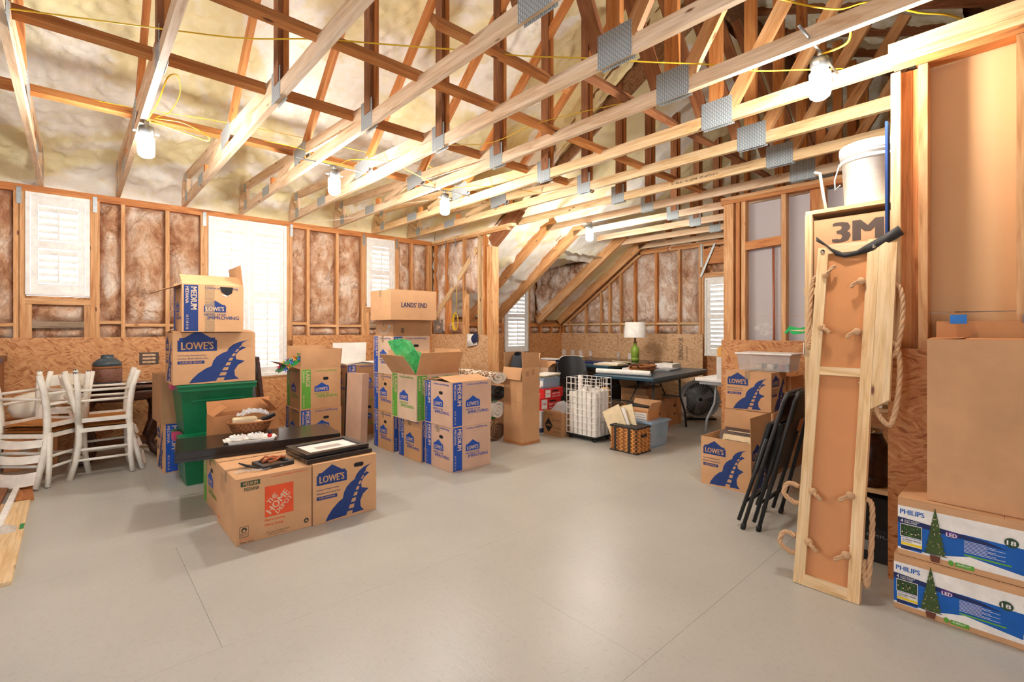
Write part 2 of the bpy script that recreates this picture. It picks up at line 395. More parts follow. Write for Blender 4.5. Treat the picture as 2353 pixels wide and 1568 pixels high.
# ------------------------------------------------------------------ floor
X0, X1, Y0, Y1, ZT = -3.2, 7.95, -2.1, 7.1, 2.77
fl = struct('floor')
B().box(X0-.1, X1+.1, Y0-.1, Y1+.1, -.12, -.02).build('subfloor', 'painted_floor', fl)
y = 2.27 - 1.22*4; k = 0
while y < Y1:
    ya, yb = max(y, Y0), min(y+1.22, Y1); x = .45 - 2.44*2 - (1.22 if k % 2 else 0)
    while x < X1:
        xa, xb = max(x, X0), min(x+2.44, X1)
        if xb - xa > .02 and yb - ya > .02: B().box(xa+.0006, xb-.0006, ya+.0006, yb-.0006, -.02, 0).build('floor_panel', 'painted_floor', fl)
        x += 2.44
    y += 1.22; k += 1

# ------------------------------------------------------------------ wall helpers
def batt(parent, P, u0, u1, z0, z1, mat='fiberglass', out=.0, amp=.03, seed=0):
    """fluffy batt between two studs; z1 may be a function of u; P(u, z, o) gives the point, o > 0 into the wall"""
    zt = z1 if callable(z1) else (lambda u: z1)
    zb_ = z0 if callable(z0) else (lambda u: z0)
    H = max(zt(u0)-zb_(u0), zt(u1)-zb_(u1))
    nu = max(6, int((u1-u0)/.035)); nv = max(5, int(H/.045)); sd = seed*3.17 + u0*5.1
    def fn(a, b):
        u = u0 + a*(u1-u0); z = zb_(u) + b*(zt(u)-zb_(u))
        e = smoothstep(min(a*(u1-u0), (1-a)*(u1-u0), b*H, (1-b)*H)/.06)
        n = fbm(u*5+sd, z*3.4, sd, 4)*amp*1.6 + abs(fbm(u*9+sd*2, z*7, sd*3, 3))*amp*1.3
        return P(u, z, .075 - (.058 + out)*e - n*e)
    b = B().grid(fn, nu, nv); return b.build('insulation_batt', mat, parent)
def skin(parent, P, u0, u1, z0, z1, holes, o0, o1, mat, name):
    """sheathing with rectangular holes, cut into plain sheets"""
    us = sorted({u0, u1, *[h[0] for h in holes], *[h[1] for h in holes]}); us = [u for u in us if u0 <= u <= u1]
    for a, c in zip(us, us[1:]):
        spans = [(z0, z1)]
        for h in holes:
            if h[0] < c-1e-6 and h[1] > a+1e-6:
                ns = []
                for p, q in spans:
                    if h[2] > p: ns.append((p, min(q, h[2])))
                    if h[3] < q: ns.append((max(p, h[3]), q))
                spans = [s_ for s_ in ns if s_[1]-s_[0] > .003]
        for p, q in spans:
            c0, c1 = P(a, p, o0), P(c, q, o1)
            B().box(c0[0], c1[0], c0[1], c1[1], c0[2], c1[2]).build(name, mat, parent)
def studs(parent, P, us, z0, z1, mat='pine_stud', depth=.089, side=(1, 0, 0)):
    for u in us:
        zt = z1(u) if callable(z1) else z1
        beam('stud', P(u, z0, depth/2), P(u, zt, depth/2), .038, depth, mat, parent, side)

LOUVER = 64
def shutter_window(n, P, u0, u1, z0, z1, panels, tiers, sp=.07, seed=0):
    """white framed window with plantation shutters; P(u, z, o), o > 0 towards outside"""
    w = struct('window_%d' % n)
    def bx(name, a, b, c, d, o0, o1, mat='white_paint'):
        p, q = P(a, c, o0), P(b, d, o1)
        return B().box(p[0], q[0], p[1], q[1], p[2], q[2]).build(name, mat, w)
    f = .035
    bx('frame', u0, u0+f, z0, z1, -.012, .10); bx('frame', u1-f, u1, z0, z1, -.012, .10)
    bx('frame', u0+f, u1-f, z1-f, z1, -.012, .10); bx('sill', u0, u1, z0, z0+f, -.02, .10)
    bx('pane', u0+f, u1-f, z0+f, z1-f, .088, .092, 'window_glass')
    zm = (z0+z1)/2; bx('sash_rail', u0+f, u1-f, zm-.018, zm+.018, .075, .10)
    wd = (u1-u0-2*f)/panels
    for k in range(panels):
        a, b = u0+f+k*wd+.004, u0+f+(k+1)*wd-.004; st = .055
        pn = bx('shutter_stile', a, a+st, z0+f, z1-f, .0, .03); bx('shutter_stile', b-st, b, z0+f, z1-f, .0, .03)
        zs = [z0+f + (z1-z0-2*f)*q for q in tiers]
        rails = [(zs[0], zs[0]+.085)] + [(q-.04, q+.04) for q in zs[1:-1]] + [(zs[-1]-.085, zs[-1])]
        for r0, r1 in rails: bx('shutter_rail', a+st, b-st, r0, r1, .0, .03)
        for (l0, l1) in zip(rails, rails[1:]):
            lo, hi = l0[1], l1[0]; m = max(2, int((hi-lo)/sp)); stp = (hi-lo)/m
            for j in range(m):
                zc = lo + stp*(j+.5)
                p, q = P(a+st+.002, zc, .016), P(b-st-.002, zc, .016)
                o = beam('louver', p, q, .009, .062, 'white_paint', w, (0, 0, 1))
                o.rotation_euler.rotate_axis('X', R(LOUVER))
            um = (a+b)/2; bx('tilt_rod', um-.006, um+.006, lo+.02, hi-.02, -.024, -.014, 'white_paint')
    return w

# ------------------------------------------------------------------ back wall with the shuttered windows  (plane y = 6.89)
wb = struct('wall_back'); PB = lambda u, z, o: (u, 6.89+o, z)
W = [(-.37, .12, 1.655, 2.70), (1.215, 2.125, .69, 2.70), (3.275, 3.745, 1.655, 2.70)]
skin(wb, PB, X0, 4.62, -.02, 3.2, W, .142, .16, 'osb_board', 'sheathing')
beam('top_plate', PB(X0, ZT-.019, .05), PB(4.44, ZT-.019, .05), .089, .038, 'pine_orange', wb, (0, 1, 0))
beam('top_plate', PB(X0, ZT-.057, .045), PB(1.66, ZT-.057, .045), .089, .037, 'pine_orange', wb, (0, 1, 0))
beam('top_plate', PB(1.663, ZT-.057, .045), PB(4.44, ZT-.057, .045), .089, .037, 'pine_orange', wb, (0, 1, 0))
SB = [-2.4, -2.0, -1.6, -1.2, -.82, -.435, -.392, .142, .182, .40, .805, 1.155, 1.194, 2.146, 2.186, 2.415, 2.83, 3.215, 3.254, 3.766, 3.806, 4.065, 4.375, 4.42]
studs(wb, PB, SB, 1.16, 2.695, 'pine_stud')
for a, b in zip(SB, SB[1:]):
    win = [h for h in W if h[0] > a-.1 and h[1] < b+.1 and b-a > .3]
    if b-a < .1: continue
    if win:
        h = win[0]
        if h[2] > 1.3:
            beam('sill_plate', PB(a+.019, h[2]-.062, .045), PB(b-.019, h[2]-.062, .045), .089, .06, 'pine_stud', wb, (0, 1, 0))
            beam('cripple', PB(a+.045, 1.16, .045), PB(a+.045, h[2]-.095, .045), .05, .089, 'pine_stud', wb)
            beam('cripple', PB(b-.045, 1.16, .045), PB(b-.045, h[2]-.095, .045), .05, .089, 'pine_stud', wb)
            beam('block', PB(a+.07, 1.352, .03), PB(b-.07, 1.352, .03), .06, .068, 'grey_lumber', wb, (0, 1, 0))
            batt(wb, PB, a+.07, b-.07, 1.385, h[2]-.095, seed=a); batt(wb, PB, a+.07, b-.07, 1.2, 1.32, seed=a+3)
        continue
    zb = 1.372 + (.03 if int(a*10) % 2 else 0)
    beam('block', PB(a+.019, zb-.02, .05), PB(b-.019, zb-.02, .05), .085, .036, 'pine_stud', wb, (0, 1, 0))
    batt(wb, PB, a+.019, b-.019, zb, 2.695, seed=a, amp=.034); batt(wb, PB, a+.019, b-.019, 1.2, zb-.04, seed=a+2)
for u in (-.415, .162, 1.175, 2.19, 3.235, 3.786): # metal hold-down straps over the plates
    B().box(u-.018, u+.018, 6.882, 6.888, 2.57, 2.735).box(u-.018, u+.018, 6.87, 6.889, 2.728, 2.735).build('metal_strap', 'galvanized', wb)
for a, b, z in ((X0, -1.3, 1.22), (-1.3, 1.14, 1.22), (1.14, 2.2, .655), (2.2, 3.36, 1.22), (3.36, 4.44, 1.22)):
    B().box(a+.0015, b-.0015, 6.876, 6.889, 0, z).build('panel', 'osb_board', wb)
for n, h in enumerate(W):
    shutter_window(n+1, PB, *h, 2 if n == 1 else 1, (0, .53, 1) if n == 1 else (0, .50, 1))
pr = Print(wb, (.62, 6.8755, .93), (1, 0, 0), (0, 0, 1)); pr.rect('ink_brown', -.08, -.03, .10, .11); 
for i in range(3): pr.rect('osb_pale', -.05, -.01+.04*i, .07, .012+.04*i, 1)
pr.done('grade_stamp')

# ------------------------------------------------------------------ short return wall (plane x = 4.44) and the post at the alcove
wr = struct('wall_return'); PR = lambda u, z, o: (4.44+o, u, z)
B().box(4.432, 4.445, 5.40, 6.88, 0, 1.22).build('panel', 'osb_pale', wr)
beam('top_plate', PR(4.9, ZT-.02, .045), PR(6.89, ZT-.02, .045), .089, .04, 'pine_pale', wr, (1, 0, 0))
beam('top_plate', PR(5.0, ZT-.06, .045), PR(6.89, ZT-.06, .045), .089, .038, 'pine_stud', wr, (1, 0, 0))
for u, m in ((6.79, 'pine_orange'), (6.47, 'pine_orange'), (6.0, 'pine_stud'), (5.62, 'pine_pale')):
    beam('stud', PR(u, 1.16, .045), PR(u, 2.69, .045), .04, .10, m, wr, (0, 1, 0))
beam('post', PR(5.37, 0, .06), PR(5.37, 2.50, .06), .115, .13, 'pine_stud', wr, (0, 1, 0))
beam('stud', PR(5.50, 1.16, .045), PR(5.50, 2.69, .045), .038, .089, 'pine_orange', wr, (0, 1, 0))
beam('brace', PR(6.78, 1.50, .0), PR(5.66, 2.50, .0), .035, .085, 'pine_pale', wr, (1, 0, 0))
batt(wr, PR, 6.49, 6.77, 1.24, 2.69, 'fiberglass_pale', seed=1, out=.02)
batt(wr, PR, 6.02, 6.45, 1.9, 2.69, 'fiberglass_pale', seed=2, out=.02)
batt(wr, PR, 5.64, 5.98, 1.85, 2.69, 'fiberglass_pale', seed=3, out=.02)
batt(wr, PR, 5.52, 5.60, 2.2, 2.69, 'fiberglass', seed=5)
batt(wr, PR, 6.02, 6.45, 1.24, 1.42, 'fiberglass', seed=4)
for u in (6.47, 6.2):
    B().box(4.425, 4.431, u-.014, u+.014, 2.60, 2.73).build('metal_strap', 'galvanized', wr)

# ------------------------------------------------------------------ knee wall and dormer (alcove, plane y = 7.0)
SL = .69; ROOF = lambda yy: 1.42 + (6.95-yy)*SL       # underside line of the alcove rafters
wk = struct('wall_knee'); PK = lambda u, z, o: (u, 7.0+o, z)
DW = (6.17, 6.80, .85, 2.28)
skin(wk, PK, 4.5, 8.1, -.02, 1.7, [DW], .11, .13, 'osb_board', 'sheathing')
skin(wk, PK, 5.74, 7.21, 1.7, 2.9, [DW], .11, .13, 'osb_board', 'sheathing')
for a, b in ((4.53, 6.15), (6.82, 7.81)):
    B().box(a, b, 6.99, 7.0, 0, 1.22).build('panel', 'osb_board', wk)
    beam('plate', PK(a, 1.385, .045), PK(b, 1.385, .045), .089, .07, 'pine_orange', wk, (0, 1, 0))
    u = a + .03
    while u < b - .1:
        beam('stud', PK(u, 1.16, .045), PK(u, 1.35, .045), .038, .089, 'pine_orange', wk); 
        v = min(u+.33, b); batt(wk, PK, u+.02, v-.02, 1.21, 1.35, seed=u); u += .33
    beam('stud', PK(b-.02, 1.16, .045), PK(b-.02, 1.35, .045), .038, .089, 'pine_orange', wk)
B().box(6.15, 6.82, 6.99, 7.0, 0, .82).build('panel', 'osb_board', wk)
for u in (6.13, 6.845): beam('stud', PK(u, 1.16, .05), PK(u, 2.5, .05), .05, .089, 'pine_stud', wk)
shutter_window(4, PK, *DW, 1, (0, .5, 1))
batt(wk, PK, 6.87, 7.05, 1.45, 2.45, 'fiberglass_pale', seed=7); batt(wk, PK, 5.87, 6.1, 1.45, 2.45, 'fiberglass_pale', seed=8)
PC = lambda u, z, o: (7.09+o, u, z)                   # dormer side cheek, facing the room
cheek = batt(wk, PC, 5.42, 7.09, lambda u: ROOF(u)+.03, lambda u: 2.56, 'fiberglass_pale', out=.03, amp=.05, seed=9)
beam('cheek_brace', (7.04, 6.9, 1.62), (7.04, 5.8, 2.30), .03, .06, 'pine_pale', wk)
for xa, xb in ((5.76, 5.78), (7.18, 7.2)): B().prism([(7.15, ROOF(7.15)+.24), (7.15, 2.95), (5.15, 2.95), (5.15, ROOF(5.15)+.16)], xa, xb, M=Matrix(((0, 0, 1, 0), (1, 0, 0, 0), (0, 1, 0, 0), (0, 0, 0, 1)))).build('cheek_sheathing', 'osb_board', wk)

# ------------------------------------------------------------------ gable wall at the far end of the alcove (plane x = 7.82)
wg = struct('wall_gable'); PG = lambda u, z, o: (7.82+o, u, z)
GW = (3.14, 3.80, .86, 2.16)
zt = lambda u: min(ZT-.08, ROOF(u)-.06)
skin(wg, PG, Y0-.1, 7.3, -.02, 6.6, [GW], .13, .16, 'osb_board', 'sheathing')
for a, b in ((5.55, 7.0), (3.83, 5.547), (Y0, 3.1)):
    B().box(7.806, 7.819, a+.0015, b-.0015, 0, 1.22).build('panel', 'osb_pale', wg)
beam('top_plate', PG(2.3, ZT-.02, .045), PG(5.08, ZT-.02, .045), .089, .04, 'pine_orange', wg)
beam('top_plate', PG(2.3, ZT-.06, .045), PG(5.10, ZT-.06, .045), .089, .038, 'pine_stud', wg)
beam('raked_plate', PG(6.98, ROOF(6.98)-.03, .045), PG(5.04, ROOF(5.04)-.03, .045), .089, .05, 'pine_stud', wg)
SG = [6.97, 6.79, 6.35, 5.96, 5.75, 5.49, 5.17, 4.72, 4.27, 3.89, 3.84]
for u in SG: beam('stud', PG(u, 1.16, .045), PG(u, zt(u), .045), .04, .089, 'pine_orange' if u in (5.17, 4.72, 6.97) else 'pine_stud', wg, (0, 1, 0))
for b, a in zip(SG, SG[1:]):
    if b-a < .1: continue
    beam('block', PG(a+.02, 1.40, .04), PG(b-.02, 1.40, .04), .08, .036, 'pine_pale', wg)
    batt(wg, PG, a+.02, b-.02, 1.42, zt, 'fiberglass_pale', out=.015, amp=.034, seed=a*2); batt(wg, PG, a+.02, b-.02, 1.21, 1.385, 'fiberglass_pale', seed=a*3)
beam('header', PG(3.0, 2.52, .03), PG(3.82, 2.52, .03), .06, .26, 'pine_orange', wg)
batt(wg, PG, 3.1, 3.70, 2.255, 2.39, 'fiberglass', seed=31)
beam('sill_plate', PG(3.05, 2.205, .045), PG(3.82, 2.205, .045), .09, .075, 'pine_stud', wg)
shutter_window(5, PG, *GW, 1, (0, .5, 1))
beam('metal_strap', (7.80, 3.62, 2.72), (7.79, 3.86, 2.18), .004, .035, 'galvanized', wg, (1, 0, 0))
B().box(7.805, 7.812, 3.835, 3.87, 2.35, 2.74).build('metal_strap', 'galvanized', wg)
pr = Print(wg, (7.804, 4.18, .76), (0, 0, 1), (0, 1, 0)); pr.text('ink_brown', 'STRENGTH XL', 0, 0, .40, .085, bold=.01); pr.done('grade_stamp')
pr = Print(wg, (7.804, 4.10, .76), (0, 0, 1), (0, 1, 0)); pr.text('ink_brown', 'RATED SHEATHING', 0, 0, .24, .022, bold=.01); pr.done('grade_stamp')
# studs and foam of the gable above the plates are part of the ceiling

# ------------------------------------------------------------------ partition with bare wallboard behind its studs (plane x = 5.36)
wp = struct('wall_partition'); PP = lambda u, z, o: (5.36+o, u, z)
B().box(5.352, 5.362, Y0, 2.41, 0, 1.19).build('panel', 'osb_board', wp)
B().box(5.45, 5.465, Y0, 2.41, 0, 1.44).build('wallboard', 'gypsum_grey', wp)
B().box(5.45, 5.465, Y0, 2.41, 1.443, ZT-.1).build('wallboard', 'gypsum_grey', wp)
beam('top_plate', PP(2.42, ZT-.019, .045), PP(Y0, ZT-.019, .045), .09, .038, 'pine_stud', wp)
beam('top_plate', PP(2.42, ZT-.058, .045), PP(Y0, ZT-.058, .045), .09, .038, 'pine_orange', wp)
beam('corner_post', PP(2.335, 1.14, .045), PP(2.335, 2.69, .045), .105, .09, 'pine_stud', wp, (0, 1, 0))
for u, m in ((2.235, 'pine_orange'), (2.175, 'pine_stud'), (1.775, 'pine_stud'), (1.43, 'pine_stud'), (1.1, 'pine_stud'), (.5, 'pine_stud')):
    beam('stud', PP(u, 1.14, .045), PP(u, 2.69, .045), .042, .09, m, wp, (0, 1, 0))
beam('stud', PP(1.50, 1.14, .07), PP(1.50, 2.69, .07), .10, .038, 'pine_orange', wp, (0, 1, 0))
beam('block', PP(2.155, 2.205, .02), PP(1.795, 2.225, .02), .038, .089, 'pine_orange', wp)
cp = B().tube([(5.425, 1.885, 1.0), (5.42, 1.893, 2.17)], .011, 10).build('copper_pipe', 'copper', wp)
pr = Print(wp, (5.4495, 2.13, 1.22), (0, -1, 0), (0, 0, 1))     # sanding swirls on the board
for i in range(7):
    cxx, cyy, rr = random.uniform(.04, .32), random.uniform(.03, .16), random.uniform(.018, .045)
    for q in range(2):
        r2 = rr*(1-.35*q); n = 22
        for j in range(n):
            a0, a1 = 2*math.pi*j/n, 2*math.pi*(j+.75)/n
            pr.put('ink_white', [(cxx+r2*math.cos(a0), cyy+r2*math.sin(a0)*.8), (cxx+r2*math.cos(a1), cyy+r2*math.sin(a1)*.8), (cxx+(r2-.003)*math.cos(a1), cyy+(r2-.003)*math.sin(a1)*.8), (cxx+(r2-.003)*math.cos(a0), cyy+(r2-.003)*math.sin(a0)*.8)], [(3, 2, 1, 0)])
pr.done('sanding_mark')

# ------------------------------------------------------------------ right wall next to the camera (plane x = 3.18)
wt = struct('wall_right'); PT = lambda u, z, o: (3.18+o, u, z)
B().box(3.168, 3.18, -.7, .545, 0, 1.212).build('panel', 'osb_board', wt); B().box(3.168, 3.18, Y0, -.703, 0, 1.212).build('panel', 'osb_board', wt)
B().box(3.275, 3.29, Y0, .50, 0, 1.395).build('wallboard', 'gypsum_paper', wt)
B().box(3.275, 3.29, Y0, .50, 1.399, ZT-.1).build('wallboard', 'gypsum_paper', wt)
beam('top_plate', PT(.545, ZT+.005, .045), PT(Y0, ZT+.005, .045), .10, .072, 'pine_pale', wt)
beam('top_plate', PT(.535, ZT-.052, .045), PT(Y0, ZT-.052, .045), .089, .04, 'pine_pale', wt)
beam('top_plate', PT(.432, ZT-.092, .045), PT(Y0, ZT-.092, .045), .089, .04, 'pine_orange', wt)
for u, m, o in ((.515, 'pine_pale', .045), (.475, 'pine_orange', .065), (.437, 'pine_orange', .07), (.405, 'pine_stud', .045), (.06, 'pine_stud', .045), (-.36, 'pine_stud', .045), (-.8, 'pine_stud', .045)):
    beam('stud', PT(u, 1.15, o), PT(u, 2.655, o), .04 if u > .41 else .036, .09 if o < .06 else .06, m, wt, (0, 1, 0))

# ------------------------------------------------------------------ walls out of view (left end, and the eave wall behind the camera); window openings added for fill light
wl = struct('wall_left'); PL = lambda u, z, o: (X0-o, u, z); LEFT_FILL = [(.4, 1.6, .6, 2.5), (2.6, 3.8, .6, 2.5)]  # added unseen openings, bring extra daylight in from the left
skin(wl, PL, Y0-.1, 7.3, -.02, 5.6, LEFT_FILL, .0, .05, 'osb_board', 'panel')
for h in LEFT_FILL: B().box(X0-.03, X0-.026, h[0], h[1], h[2], h[3]).build('pane', 'window_glass', wl)
for u in (-2.0, -1.3, -.65, .95, 1.5, 2.15, 3.75, 4.55, 5.85, 6.4, 6.8): beam('stud', (X0+.045, u, 0), (X0+.045, u, ZT), .038, .089, 'pine_stud', wl, (0, 1, 0))
we = struct('wall_rear'); PE = lambda u, z, o: (u, Y0-o, z)
REAR_FILL = [(-2.9, -1.3, .5, 2.6), (-.9, .7, .5, 2.6)]  # added unseen openings that give fill light from behind
skin(we, PE, X0-.1, X1, -.02, 3.3, REAR_FILL, .0, .05, 'osb_board', 'panel')
for h in REAR_FILL:
    f = B()
    for a, b, c, d in ((h[0], h[1], h[2], h[2]+.05), (h[0], h[1], h[3]-.05, h[3]), (h[0], h[0]+.05, h[2], h[3]), (h[1]-.05, h[1], h[2], h[3])):
        f.box(a, b, Y0-.06, Y0+.02, c, d)
    f.build('window_trim', 'white_paint', we)
    B().box(h[0]+.05, h[1]-.05, Y0-.03, Y0-.026, h[2]+.05, h[3]-.05).build('pane', 'window_glass', we)

# ------------------------------------------------------------------ ceiling: foam, deck, trusses
ce = struct('ceiling')
def foam(fn, nu, nv, mat='spray_foam', amp=.05, name='spray_foam', nrm=(0, -.4, -1)):
    nv_ = Vector(nrm).normalized()
    def g(a, b):
        p = Vector(fn(a, b)); q = p*1.0
        d = fbm(q.x*1.7, q.y*1.7+3, q.z*1.7, 3)*amp*.6 + abs(fbm(q.x*8, q.y*8, q.z*8+9, 4))*amp*1.1
        return p + nv_*d
    return B().grid(g, nu, nv).build(name, mat, ce)
prof = [(6.99, 2.755), (6.98, 2.95), (6.82, 3.13), (6.4, 3.36), (2.41, 5.02)]
def along(pf, t):
    L = [math.dist(a, b) for a, b in zip(pf, pf[1:])]; s_ = t*sum(L)
    for (a, b), l in zip(zip(pf, pf[1:]), L):
        if s_ <= l or b is pf[-1]: k = min(1, s_/l); return (a[0]+(b[0]-a[0])*k, a[1]+(b[1]-a[1])*k)
        s_ -= l
XF = 4.55
foam(lambda a, b: (X0 + a*(XF-X0), *along(prof, b)), 300, 190, amp=.06)
RU = lambda yy: ROOF(yy) + .16
def rr(xa, xb, yb0, yb1, nu): foam(lambda a, b: (xa + a*(xb-xa), yb0 + b*(yb1-yb0), RU(yb0 + b*(yb1-yb0))), nu, int(abs(yb0-yb1)*22), amp=.05)
rr(XF-.05, 5.86, 7.05, 2.41, 30); rr(5.80, 7.1, 5.58, 2.41, 30); rr(7.05, X1, 7.05, 2.41, 20)
foam(lambda a, b: (5.80 + a*1.3, 5.30 + b*1.75, 2.60 - b*.06), 26, 30, amp=.05)          # dormer ceiling
def tri(a, b):
    yy = 2.41 + a*(6.97-2.41); lo = RU(yy)-.05
    hi = max(lo, 5.02 - (yy-2.41)*.416 if yy < 6.4 else 3.36-(yy-6.4)*.55) + .02
    return (XF, yy, lo + b*(hi-lo))
foam(tri, 90, 22, amp=.08, nrm=(-1, 0, 0))
B().prism([(7.2, 1.6), (7.2, 3.3), (2.3, 5.4), (2.3, 4.4)], XF+.06, XF+.09, M=Matrix(((0, 0, 1, 0), (1, 0, 0, 0), (0, 1, 0, 0), (0, 0, 0, 1)))).build('valley_sheathing', 'roof_deck', ce)
B().add([(X0-.1, 7.3, 3.22), (4.6, 7.3, 3.22), (4.6, 2.41, 5.35), (X0-.1, 2.41, 5.35)], [(0, 1, 2, 3)]).add([(X0-.1, 2.41, 5.25), (X1+.1, 2.41, 5.25), (X1+.1, Y0-.3, 3.12), (X0-.1, Y0-.3, 3.12)], [(0, 1, 2, 3)]).build('roof_deck', 'roof_deck', ce)
B().add([(4.5, 7.35, ROOF(7.35)+.26), (5.78, 7.35, ROOF(7.35)+.26), (5.78, 2.3, ROOF(2.3)+.30), (4.5, 2.3, ROOF(2.3)+.30)], [(0, 1, 2, 3)]).add([(5.78, 5.3, ROOF(5.3)+.28), (7.19, 5.3, ROOF(5.3)+.28), (7.19, 2.3, ROOF(2.3)+.30), (5.78, 2.3, ROOF(2.3)+.30)], [(0, 1, 2, 3)]).add([(7.19, 7.35, ROOF(7.35)+.26), (X1+.1, 7.35, ROOF(7.35)+.26), (X1+.1, 2.3, ROOF(2.3)+.30), (7.19, 2.3, ROOF(2.3)+.30)], [(0, 1, 2, 3)]).add([(5.7, 5.0, 2.98), (7.25, 5.0, 2.98), (7.25, 7.3, 2.86), (5.7, 7.3, 2.86)], [(0, 1, 2, 3)]).build('roof_deck', 'roof_deck', ce)
foam(lambda a, b: (7.90, 6.9 - a*9.0, 2.72 + b*2.6), 140, 44, 'spray_foam_grey', .07, 'gable_foam', (-1, 0, 0))
for u in (4.9, 4.45, 4.0, 3.55, 3.1, 2.66, 2.6, 2.2, 1.75, 1.70, 1.3, .85, .4, -.1, -.6, -1.1):
    beam('gable_stud', (7.80, u, 2.78), (7.80, u, 5.0), .05, .12, 'pine_orange' if u > .3 else 'pine_brown', ce, (0, 1, 0))
foam(lambda a, b: (X0 + a*(X1-X0), 2.40 - b*1.9, 5.12 - b*1.9*.4396), 240, 44, 'spray_foam_grey', .045, 'spray_foam', (0, .4, -1))
for xx in [.355+.61*i for i in range(-5, 13)]:
    if X0 < xx < X1: beam('top_chord', (xx, 2.45, 5.12), (xx, Y0, 3.12), .038, .14, 'pine_brown', ce)
B().box(X0-.1, X1+.15, 2.30, 2.34, 4.72, 5.6).build('ridge_sheathing', 'roof_deck', ce)
rid = beam('ridge_board', (X0, 2.41, 5.0), (X1, 2.41, 5.0), .045, .25, 'pine_brown', ce, (0, 1, 0))
# rafters of the sloped alcove ceiling
for xx in (4.50, 4.54, 5.235, 5.845, 5.885, 7.065, 7.025, 7.675):
    ya, yb = (5.40, 4.80) if xx < 4.6 else (6.97, 4.85)
    oz = .095
    beam('rafter', (xx, ya, ROOF(ya)+oz-.02), (xx, yb, ROOF(yb)+oz-.02), .038, .19, 'pine_stud' if xx > 4.6 else 'pine_brown', ce)

def truss(i, xx, ye=6.93, full=True):
    t = bpy.data.objects.new('roof_truss', None); COL.objects.link(t); t.parent = ce
    m = 'pine_truss' if i < 6 else 'pine_pale' if i in (6, 7, 8) else 'pine_truss'
    z0 = ZT
    def b(name, p, q, h=.089, mat=m, dx=0, th=.038): beam(name, (xx+dx, p[0], p[1]), (xx+dx, q[0], q[1]), th, h, mat, t)
    def plate(y_, z_, w_, h_, rot=0):
        for s_ in (-1, 1):
            B().box(-.0015, .0015, -w_/2, w_/2, -h_/2, h_/2).build('connector_plate', 'nail_plate', t, (xx+s_*.0205, y_, z_), (R(rot), 0, 0))
    b('bottom_chord', (ye, z0+.0445), (Y0, z0+.0445))
    if full:
        b('heel_chord', (6.86, 3.09), (3.22, z0+.125), .085)
        b('heel_post', (6.60, z0+.09), (6.60, 3.04), .06); b('heel_post', (6.88, z0+.09), (6.88, 3.07), .07)
        b('heel_web', (6.60, z0+.10), (6.87, 3.02), .06, dx=.002)
        b('web', (5.55, z0+.09), (5.55, 2.93), .06, 'pine_orange'); b('web', (5.35, z0+.09), (4.72, 3.0), .07)
        b('web', (4.62, z0+.09), (4.62, 2.94), .06, 'pine_orange')
        plate(6.60, z0+.07, .11, .12); plate(5.75, z0+.06, .24, .10); plate(4.66, 2.95, .30, .15, -6); plate(6.62, 3.05, .10, .10)
        b('web', (4.60, 2.98), (2.75, 4.55), .089, 'pine_orange')
    plate(3.27, z0+.085, .17, .20); plate(1.56, z0+.08, .22, .19)
    b('web', (3.25, z0+.09), (3.25, 4.62), .089, 'pine_brown', -.012, .03); b('web', (3.23, z0+.09), (3.23, 4.62), .089, 'pine_orange', .018, .03)
    b('web', (1.57, z0+.09), (1.57, 4.60), .089, 'pine_orange'); b('web', (1.47, z0+.10), (.78, 3.98), .089, 'pine_stud')
    b('web', (1.67, z0+.10), (2.2, 4.6), .089, 'pine_brown')
    return t
XT = [.355+.61*i for i in range(-5, 13)]
for i, xx in enumerate(XT):
    k = i - 4   # k = 1 is the first truss in view
    if xx < X0+.1 or xx > 7.75: continue
    truss(k, xx, 6.93 if xx < 4.45 else 4.98, xx < 4.45)
# long braces nailed across the trusses
for y_, z_, xa, xb, m in ((3.52, 2.93, X0, 4.45, 'pine_orange'), (4.88, 3.03, X0, 4.45, 'pine_orange'), (2.60, 2.88, .4, 6.9, 'pine_orange'), (2.08, 2.88, 1.35, 2.36, 'pine_orange'), (1.92, 2.90, 2.3, 5.4, 'pine_brown')):
    beam('lateral_brace', (xa, y_, z_), (xb, y_, z_), .089, .04, m, ce, (0, 1, 0)).rotation_euler.rotate_axis('X', R(52))
pr = Print(ce, (3.3835, .93, ZT+.025), (0, -1, 0), (0, 0, 1)); pr.text('ink_brown', '10 3/4', 0, 0, .085, .036, bold=0); pr.done('pencil_note')
pr = Print(ce, (4.604, 2.62, ZT+.03), (0, -1, 0), (0, 0, 1)); pr.text('ink_brown', '+IQFZ 8Z:9-T8-S', .52, .03, .5, .024, rot=180, bold=0); pr.done('grade_stamp')
def portal(name, loc, rot, sx, sy):
    l = bpy.data.lights.new(name, 'AREA'); l.shape = 'RECTANGLE'; l.size = sx; l.size_y = sy; l.cycles.is_portal = True
    o = bpy.data.objects.new(name, l); COL.objects.link(o); o.location = loc; o.rotation_euler = rot
for h in REAR_FILL: portal('window_daylight', ((h[0]+h[1])/2, Y0-.08, (h[2]+h[3])/2), (R(90), 0, R(180)), h[1]-h[0], h[3]-h[2])
for h in W: portal('window_daylight', ((h[0]+h[1])/2, 7.06, (h[2]+h[3])/2), (R(90), 0, 0), h[1]-h[0], h[3]-h[2])
portal('window_daylight', ((DW[0]+DW[1])/2, 7.16, (DW[2]+DW[3])/2), (R(90), 0, 0), DW[1]-DW[0], DW[3]-DW[2])
portal('window_daylight', (8.0, (GW[0]+GW[1])/2, (GW[2]+GW[3])/2), (R(90), 0, R(-90)), GW[1]-GW[0], GW[3]-GW[2])
for h in LEFT_FILL: portal('window_daylight', (X0-.08, (h[0]+h[1])/2, (h[2]+h[3])/2), (R(90), 0, R(90)), h[1]-h[0], h[3]-h[2])

